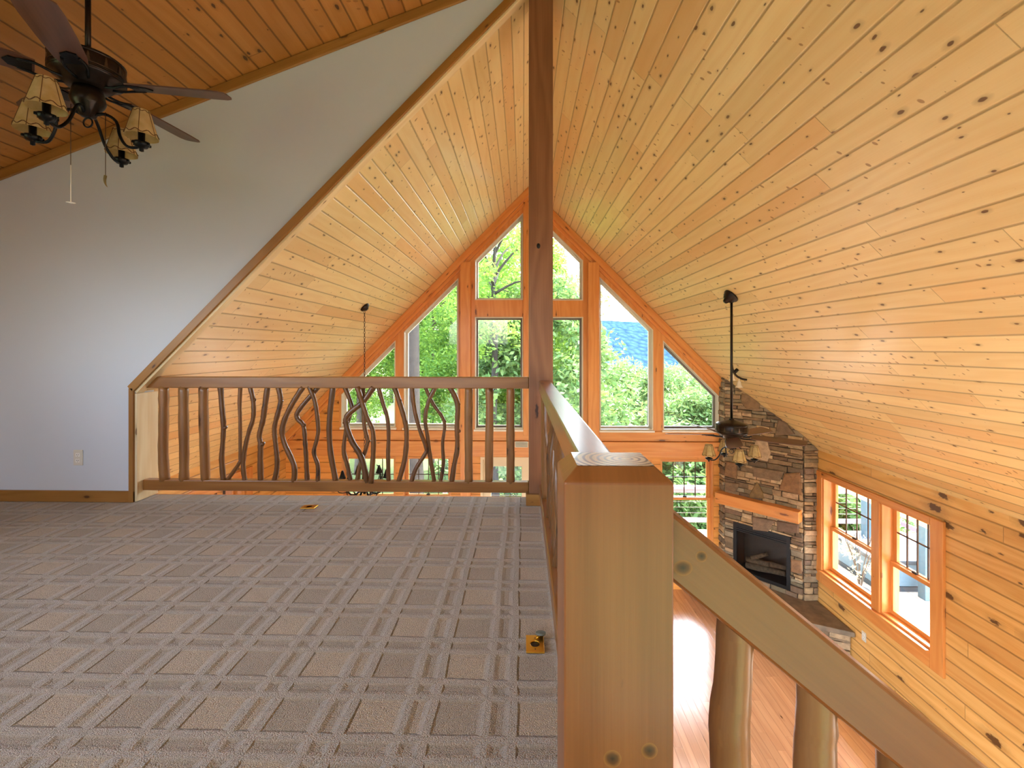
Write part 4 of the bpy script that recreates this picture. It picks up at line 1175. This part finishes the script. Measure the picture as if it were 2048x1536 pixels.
for k in range(6):
    a = k * math.pi / 3 + .12; ca, sa = math.cos(a), math.sin(a)
    def q_(r, z, s=0.0): return (r * ca - s * sa, r * sa + s * ca, z0 + z)
    m = MB(); m.tube([Vector(p) for p in smooth_path([q_(.02, -.05), q_(.12, -.13, .02), (q_(.22, -.08)), q_(.28, .02, -.02), q_(.27, .09)], 4)], [.012] * 9 + [.009] * 8, 7)
    m.tube([Vector(p) for p in smooth_path([q_(.2, -.1), q_(.3, -.09, .03), q_(.36, .0, .06)], 3)], .006, 6)
    m.tube([Vector(p) for p in smooth_path([q_(.12, -.12), q_(.2, .02, -.05), q_(.23, .14, -.05), q_(.2, .2, -.02)], 3)], .006, 6)
    ao = m.build('branch_arm', M['iron'], chan)
    m = MB(); p_ = q_(.27, .09); m.lathe([(.045, -.015), (.035, .01), (.022, .05), (.012, .085), (0, .085)], c=p_, n=12); m.lathe([(0, -.012), (.03, -.012), (.045, -.015)], c=p_, n=12)
    m.build('cone_light', M['iron'], ao)

# ================================================================== track light by the chimney
tp = at(1480, 730, 6.46)
tx = tp.x; tz = ceil_z(tx)
tl = empty('track_light', (tx, 6.46, tz), 'small arched metal track light with bell shades on the slope above the chimney', 'lamp')
nrm = Vector((-SL, 0, -1)).normalized(); tan = Vector((1, 0, -SL)).normalized()
m = MB(); pts = []
for i in range(13):
    t = -1 + 2 * i / 12
    pts.append(tan * (t * .12) + nrm * (.012 + .05 * (1 - t * t)) )
m.tube(pts, .012, 8); m.tube([tan * -.04, tan * -.04 + nrm * .05], .02, 10); m.build('arched_bar', M['bronze'], tl); tl.scale = (1.2, 1.2, 1.2)
for t, dz in ((-.6, -.1), (.35, -.12)):
    p_ = tan * (t * .12) + nrm * .055
    m = MB(); m.tube([p_, p_ + Vector((0, 0, -.05))], .006, 8); m.lathe([(.014, -.04), (.02, -.055), (.028, -.09), (.046, -.115), (.044, -.115), (.026, -.09), (.016, -.055)], c=p_, n=16)
    m.build('bell_shade', M['cream'], tl)

# ================================================================== small fittings
def outlet(loc, ax, no, label, group=None):
    r = empty('outlet', loc, label, 'outlet', group)
    ax = Vector(ax); no = Vector(no); mt = Matrix((ax, no, Vector((0, 0, 1)))).transposed().to_4x4()
    m = MB(); m.box(-.035, .035, 0.0, .006, -.057, .057, 2, mt); pt = m.build('cover_plate', M['plate'], r, bevel=.003)
    for dz in (-.021, .021):
        m = MB(); m.box(-.0165, .0165, .006, .009, dz - .0135, dz + .0135, 2, mt); s_ = m.build('socket', M['white'], pt, bevel=.002)
        m = MB()
        for sx in (-.006, .006): m.box(sx - .0012, sx + .0012, .009, .0096, dz - .003, dz + .006, 2, mt)
        m.box(-.002, .002, .009, .0096, dz - .010, dz - .007, 2, mt)
        m.build('slots', M['slot'], s_)
    return r
p_ = at(157.5, 915, YO); outlet((p_.x, YO - .0005, p_.z), (1, 0, 0), (0, -1, 0), 'ivory wall outlet on the grey drywall left of the loft railing')
outlet((XR - .0005, 5.61, .44), (0, 1, 0), (-1, 0, 0), 'white wall outlet on the pine wall below the right windows')

def floor_outlet(x, y, label, rz, openlid=True):
    r = empty('floor_outlet', (x, y, LF), label, 'outlet')
    r.rotation_euler = (0, 0, rz)
    m = MB()
    W_, H_ = .034, .05
    circ = [(.0175 * math.cos(t), .0175 * math.sin(t) - .002) for t in [2 * math.pi * i / 24 for i in range(24)]]
    m.slab([(-W_, -H_), (-W_, H_), (W_, H_), (W_, -H_)], [circ] if openlid else [], lambda a, c, d: (a, c, .004 + d), .006)
    p = m.build('brass_plate', M['brass'], r, bevel=.0015)
    m = MB(); m.lathe([(0, .0045), (.019, .0045), (.019, .006), (0, .006)], n=20); w = m.build('socket_well' if openlid else 'screw_cap', M['slot'] if openlid else M['brass'], p)
    if not openlid: w.location = (0, 0, .004)
    for sy in (-.033, .031):
        m = MB(); m.lathe([(0, .0105), (.0028, .0105), (.0028, .0095)], c=(0, sy, 0), n=10); m.build('screw', M['lace'], p)
    if openlid:
        m = MB(); m.lathe([(0, -.004), (.0185, -.004), (.0195, -.002), (.0195, .003), (.018, .0045), (0, .0045)], n=24, mat=Matrix.Rotation(math.radians(-14), 4, 'X'))
        m.box(-.006, .006, -.0008, .0008, .0045, .0052, 0)
        l = m.build('screw_cap', M['capgrey'], r); l.location = (.023, .042, .022)
        m = MB(); m.tube([(.006, .03, .009), (.018, .034, .017)], .003, 6); m.build('hinge', M['brass'], r)
    return r
p_ = at(1070, 1292, 1.72); floor_outlet(p_.x, 1.715, 'brass floor outlet with its grey cap swung open beside the newel post', 0)
floor_outlet(at(619, 1018, 3.17).x, 3.165, 'brass floor outlet in the carpet near the front railing', math.radians(90), False)

# round white fitting on the far gable wall corner
p_ = at(577, 871, YG)
det = empty('smoke_detector', (p_.x + .04, YG, p_.z), 'small round white detector high in the far left corner of the gable wall', 'detector')
m = MB(); m.lathe([(0, .035), (.04, .034), (.055, .024), (.058, 0), (0, 0)], n=24, mat=Matrix.Rotation(math.pi / 2, 4, 'X')); m.build('detector_body', M['white'], det)
# vent register in the beam above the doors
x0, z1 = XZ(1030, 881); x1, z0 = XZ(1056, 893)
vent = empty('vent_register', ((x0 + x1) / 2, YG - .072, z0), 'small pale vent register in the beam above the glass doors', 'vent')
m = MB(); w = (x1 - x0) / 2; m.box(-w, w, -.004, .0, 0, z1 - z0, 0); m.build('register_plate', M['plate'], vent, bevel=.001)
m = MB()
for k in range(4): m.box(-w + .01, w - .01, -.007, -.004, .014 + k * .02, .022 + k * .02, 0)
m.build('louvre', M['capgrey'], vent)

# ================================================================== outside: deck
b = MB(); b.box(-5.5, 8.2, YG + .22, 10.05, -.16, -.03, 0); b.box(XR + .22, 8.2, -4, YG + .22, -.16, -.03, 1)
dk = b.build('deck', M['deck']); tag(dk, 'pale board deck wrapping round the house outside the windows', 'deck')
dk['kind'] = 'structure'
for xs, lab in (((-5.5, 2.2), 'weathered deck railing outside the left lower windows'), ((2.2, 8.1), 'weathered deck railing outside the window left of the fireplace')):
    r = empty('deck_railing', ((xs[0] + xs[1]) / 2, 9.95, -.03), lab, 'railing')
    cx = (xs[0] + xs[1]) / 2
    m = MB(); m.box(xs[0] - cx, xs[1] - cx, -.07, .07, .93, .98, 0); m.build('top_rail', M['deckrail'], r)
    m = MB(); m.box(xs[0] - cx, xs[1] - cx, -.02, .02, .84, .925, 0); m.build('upper_rail', M['deckrail'], r)
    m = MB(); m.box(xs[0] - cx, xs[1] - cx, -.02, .02, .20, .29, 0); m.build('bottom_rail', M['deckrail'], r)
    x = xs[0]
    while x <= xs[1] + .01:
        m = MB(); m.box(x - cx - .045, x - cx + .045, -.045, .045, 0, .93, 2); m.build('rail_post', M['deckrail'], r); x += 1.9
    for z in (.40, .52, .64, .75):
        m = MB(); m.tube([(xs[0] - cx, 0, z), (xs[1] - cx, 0, z)], .004, 6); m.build('cable', M['sashgrey'], r)
r = empty('deck_railing', (8.05, 3.2, -.03), 'deck railing seen far out through the right wall windows', 'railing')
for nm, z0, z1, hw in (('top_rail', .93, .98, .07), ('upper_rail', .84, .925, .02), ('bottom_rail', .20, .29, .02)):
    m = MB(); m.box(-hw, hw, -6.9, 6.65, z0, z1, 1); m.build(nm, M['deckrail'], r)
for k in range(7):
    m = MB(); m.box(-.045, .045, -6.6 + k * 1.9 - .045, -6.6 + k * 1.9 + .045, 0, .93, 2); m.build('rail_post', M['deckrail'], r)
for z in (.40, .52, .64, .75):
    m = MB(); m.tube([(0, -6.9, z), (0, 6.65, z)], .004, 6); m.build('cable', M['sashgrey'], r)
# porch posts
def porch_post(px, k, lab, w=.07):
    xr = (px - 1024) / F_PX; X_, Y_ = k * (-SY + xr * CY), k * (CY + xr * SY)
    m = MB(); m.box(-w, w, -w, w, 0, 2.7, 2); o = m.build('porch_post', M['bluegrey'], bevel=.006, loc=(X_, Y_, -.03)); tag(o, lab, 'post'); return o
porch_post(1735, 8.3, 'blue grey porch post seen through the far pane of the right windows')
porch_post(1852, 7.2, 'blue grey porch post seen through the near pane of the right windows')
# low box bench
bx = empty('deck_box', (6.75, 8.05, -.03), 'low blue grey cabinet standing on the deck outside the right windows', 'cabinet')
m = MB(); m.box(-.95, .75, -.5, .5, .0, .08, 0); m.build('plinth', M['darkgrey'], bx)
m = MB(); m.box(-.98, .78, -.53, .53, .10, .46, 0); m.build('cabinet_body', M['bluegrey'], bx, bevel=.01)
m = MB(); m.box(-1.02, .82, -.57, .57, .46, .54, 0); m.build('lid', M['darkgrey'], bx, bevel=.02)

# ================================================================== outside: plants and hills
def leaf_cloud(clumps, per, leaf, seed, squash=1.0):
    rnd = random.Random(seed); V = []; Fc = []
    for (cx, cy, cz, cr) in clumps:
        for _ in range(per):
            # near the clump's skin
            u = rnd.uniform(-1, 1); t = rnd.uniform(0, 2 * math.pi); rr = cr * (rnd.random() ** .4)
            sq = math.sqrt(1 - u * u)
            p = Vector((cx + rr * sq * math.cos(t), cy + rr * sq * math.sin(t), cz + rr * u * squash))
            d = Vector((rnd.gauss(0, 1), rnd.gauss(0, 1), rnd.gauss(0, .7))).normalized()
            e = d.cross(Vector((rnd.gauss(0, 1), rnd.gauss(0, 1), rnd.gauss(0, 1)))).normalized()
            s = leaf * rnd.uniform(.6, 1.3); i = len(V)
            V += [p - d * s, p + e * s * .42, p + d * s, p - e * s * .42]
            Fc.append((i, i + 1, i + 2, i + 3))
    me = bpy.data.meshes.new('foliage'); me.from_pydata([tuple(v) for v in V], [], Fc); me.update()
    return me
def tree_meshes(seed, H, crown0, crad, nclump, per, leaf, trunk_r, trunk_mat, leaf_mat_):
    rnd = random.Random(seed)
    m = MB(); lean = (rnd.uniform(-.5, .5), rnd.uniform(-.4, .4))
    P = [Vector((lean[0] * (t ** 2) + rnd.uniform(-.06, .06), lean[1] * t * t + rnd.uniform(-.06, .06), H * .97 * t)) for t in [i / 8 for i in range(9)]]
    m.tube(smooth_path(P, 2), [trunk_r * (1 - .85 * i / 16) for i in range(17)], 9, wob=.1)
    cl = []
    for _ in range(nclump):
        t = rnd.random(); z = crown0 + (H - crown0) * t
        rad = crad * math.sin(math.pi * (.15 + .83 * t)) * rnd.random() ** .5
        a = rnd.uniform(0, 2 * math.pi)
        cl.append((lean[0] * (z / H) ** 2 + rad * math.cos(a), lean[1] * (z / H) ** 2 + rad * math.sin(a), z, rnd.uniform(.45, .95) * crad / 3.2))
    for c in rnd.sample(cl, min(16, len(cl))):
        z_ = max(crown0 * .8, c[2] - rnd.uniform(.6, 1.8)); b0 = Vector((lean[0] * (z_ / H) ** 2, lean[1] * (z_ / H) ** 2, z_)); b1 = Vector(c[:3])
        m.tube(smooth_path([b0, b0.lerp(b1, .5) + Vector((0, 0, .2)), b1], 3), [trunk_r * .28 * (1 - .12 * i) for i in range(7)], 5)
    tm = m.build('trunk', trunk_mat)
    lm = leaf_cloud(cl, per, leaf, seed + 1); lm.materials.append(leaf_mat_)
    return tm, lm
protos = {}
def proto(key, *a):
    tm, lm = tree_meshes(*a); protos[key] = (tm.data, lm); bpy.data.objects.remove(tm)
proto('f0', 11, 15.0, 3.0, 3.0, 110, 230, .11, .17, M['bark'], M['leafA'])
proto('f1', 12, 13.0, 2.0, 3.2, 110, 230, .10, .13, M['bark'], M['leafA'])
proto('f2', 13, 16.5, 5.0, 3.4, 100, 230, .11, .15, M['bark'], M['leafA'])
proto('s0', 21, 11.0, 1.5, 3.4, 140, 240, .11, .15, M['bark'], M['leafB'])
proto('s1', 22, 9.5, 1.0, 3.0, 130, 240, .10, .13, M['bark'], M['leafB'])
proto('bare', 31, 17.0, 9.0, 3.2, 60, 200, .11, .28, M['barkdark'], M['leafA'])
def tree(key, x, y, z, label, group=None, sc=1.0, rz=None, squash=1.0):
    tmesh, lmesh = protos[key]
    r = empty('tree', (x, y, z), label, 'tree', group, rz=random.uniform(0, 6.28) if rz is None else rz)
    r.scale = (sc, sc, sc)
    for nm, me in (('trunk', tmesh), ('foliage', lmesh)):
        o = bpy.data.objects.new(nm, me); COL.objects.link(o); o.parent = r
    return r
def ground_z(x, y):
    s = max(0, y - 9)
    g = -1.0 - s * .05
    sm = 1 / (1 + math.exp(-(x - 2.0) / 2.5))
    g -= sm * min(s * .42, 40)
    g += (1 - sm) * min(s, 60) * .10
    return g
m = MB(); NX_, NY_ = 60, 50
V = []; Fc = []
for j in range(NY_ + 1):
    for i in range(NX_ + 1):
        x = -120 + 240 * i / NX_; y = -30 + (j / NY_) ** 1.6 * 330
        V.append((x, y, ground_z(x, y) + random.uniform(-.2, .2)))
for j in range(NY_):
    for i in range(NX_):
        a = j * (NX_ + 1) + i; Fc.append((a, a + 1, a + NX_ + 2, a + NX_ + 1))
me = bpy.data.meshes.new('ground'); me.from_pydata(V, [], Fc); me.materials.append(M['ground']); me.update()
g_o = bpy.data.objects.new('ground', me); COL.objects.link(g_o); struct(g_o)
g_o.location.z = -.6
rt = random.Random(5)
FG = 'trees of the dense forest left of the ridge post'
for row, (y, n_, x0, x1) in enumerate(((19, 6, -12, 1.4), (26, 8, -18, 2.5), (36, 9, -24, 3.5))):
    for i in range(n_):
        x = x0 + (x1 - x0) * (i + .5) / n_ + rt.uniform(-.5, .5); yy = y + rt.uniform(-1.6, 1.6)
        tree(('f0', 'f1', 'f2')[(i + row) % 3], x, yy, ground_z(x, yy) - .7, ('nearest row of tall leafy green trees in the forest left of the ridge post', 'middle row of tall leafy green trees in the forest left of the ridge post', 'farthest row of tall leafy green trees in the forest left of the ridge post')[row].replace('row of tall leafy green trees', 'row tall leafy green tree').replace('nearest row', 'nearest').replace('middle row', 'middle distance').replace('farthest row', 'farthest'), FG + (' in front', ' in the middle', ' at the back')[row], sc=rt.uniform(.70, .90) * (1.0 + .06 * row))
tree('bare', at(826, 0, 12.2).x, 12.2, -1.6, 'nearest forest tree with thick dark trunk at the left edge of the wide left window', sc=1.0)
tree('bare', at(988, 0, 14.0).x, 14.0, -1.8, 'tall slender dark trunk standing centrally behind the upper left centre window', sc=.62)
SG = 'leafy trees on the slope below the right gable windows'
for row, (y, n_, x0, x1, top) in enumerate(((17, 4, 4.2, 12, .8), (21, 5, 3.4, 14, 1.9), (27, 6, 3.5, 18, 2.5), (35, 7, 4, 24, 2.6), (46, 8, 5, 32, 2.4))):
    for i in range(n_):
        x = x0 + (x1 - x0) * (i + .5) / n_ + rt.uniform(-.5, .5); yy = y + rt.uniform(-1.2, 1.2)
        k = ('s0', 's1')[(i + row) % 2]; h = 11.2 if k == 's0' else 9.7
        sc = rt.uniform(.9, 1.15) * (1 + row * .08)
        tree(k, x, yy, top - h * sc + rt.uniform(-.5, .5), ('rounded light green tree %s on the slope right of the ridge post' % ('in the nearest row', 'in the second row', 'in the middle row', 'in the fourth row', 'in the farthest row')[row]), SG + ', row by distance ' + ('near', 'second', 'middle', 'fourth', 'far')[row], sc=sc)
tree('s0', .55, 15.6, -4.8, 'tall tree reaching against the sky beside the left edge of the wide right window', sc=1.0)
tree('f0', 1.0, 18.5, -7.2, 'tall thin leaved tree behind the upper window right of the ridge post', sc=.98)
# slim bare pole of a tree at the right edge of the wide right window
pt = at(1297, 0, 11.0)
m = MB(); m.tube(smooth_path([(0.0, 0, 0), (.05, 0, 2.5), (.10, 0, 5.0), (.13, 0, 8.2)], 4), [.11, .105, .1, .1, .095, .09, .09, .085, .08, .08, .075, .07, .06], 10, wob=.12)
o = m.build('bare_tree', M['barkdark'], loc=(pt.x - .03, 11.0, -1.8)); tag(o, 'slim dark tree trunk at the right edge of the wide right window', 'tree')

# shrub in a pot on the deck
xr = (1720 - 1024) / F_PX; k = 7.05; sxp, syp = k * (-SY + xr * CY), k * (CY + xr * SY)
sh = empty('potted_shrub', (sxp, syp, -.03), 'wispy pale shrub in a pot on the deck outside the right windows', 'plant')
m = MB(); m.lathe([(0, 0), (.11, 0), (.15, .2), (.165, .2), (.165, .23), (.14, .23), (.13, .2), (0, .2)], n=20); m.build('pot', M['darkgrey'], sh)
m = MB(); rr = random.Random(3); tips = []
for _ in range(16):
    a = rr.uniform(0, 6.28); r_ = rr.uniform(.1, .32); h = rr.uniform(.5, 1.05)
    m.tube(smooth_path([(0, 0, .18), (r_ * .35 * math.cos(a), r_ * .35 * math.sin(a), .18 + h * .5), (r_ * math.cos(a), r_ * math.sin(a), .18 + h)], 3), .005, 5); tips.append((r_ * math.cos(a), r_ * math.sin(a), .1 + h * .85, .1))
m.build('stem', M['bark'], sh)
lm = leaf_cloud(tips, 26, .03, 4); lm.name = 'leaves'; lm.materials.append(M['leafC']); o = bpy.data.objects.new('leaves', lm); COL.objects.link(o); o.parent = sh

# mountain
V = []; Fc = []; nx, ny = 90, 14
rm = random.Random(9)
def ridge(x):   # height of the crest by direction
    return 33 * math.exp(-((x - 150) / 190) ** 2) + 4 * math.sin(x * .021 + 1) + 6
for j in range(ny + 1):
    for i in range(nx + 1):
        x = -420 + 1100 * i / nx; t = j / ny
        y = 420 + 190 * t
        h = (ridge(x) + EYE) * math.sin(t * math.pi / 2) - 70 * (1 - t)
        V.append((x, y, h + rm.uniform(-.5, .5)))
for j in range(ny):
    for i in range(nx):
        a = j * (nx + 1) + i; Fc.append((a, a + 1, a + nx + 2, a + nx + 1))
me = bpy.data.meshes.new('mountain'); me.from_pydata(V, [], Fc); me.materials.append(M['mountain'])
for p in me.polygons: p.use_smooth = True
me.update(); o = bpy.data.objects.new('mountain', me); COL.objects.link(o)
tag(o, 'distant blue forested mountain ridge seen through the right gable windows', 'mountain'); o['kind'] = 'structure'
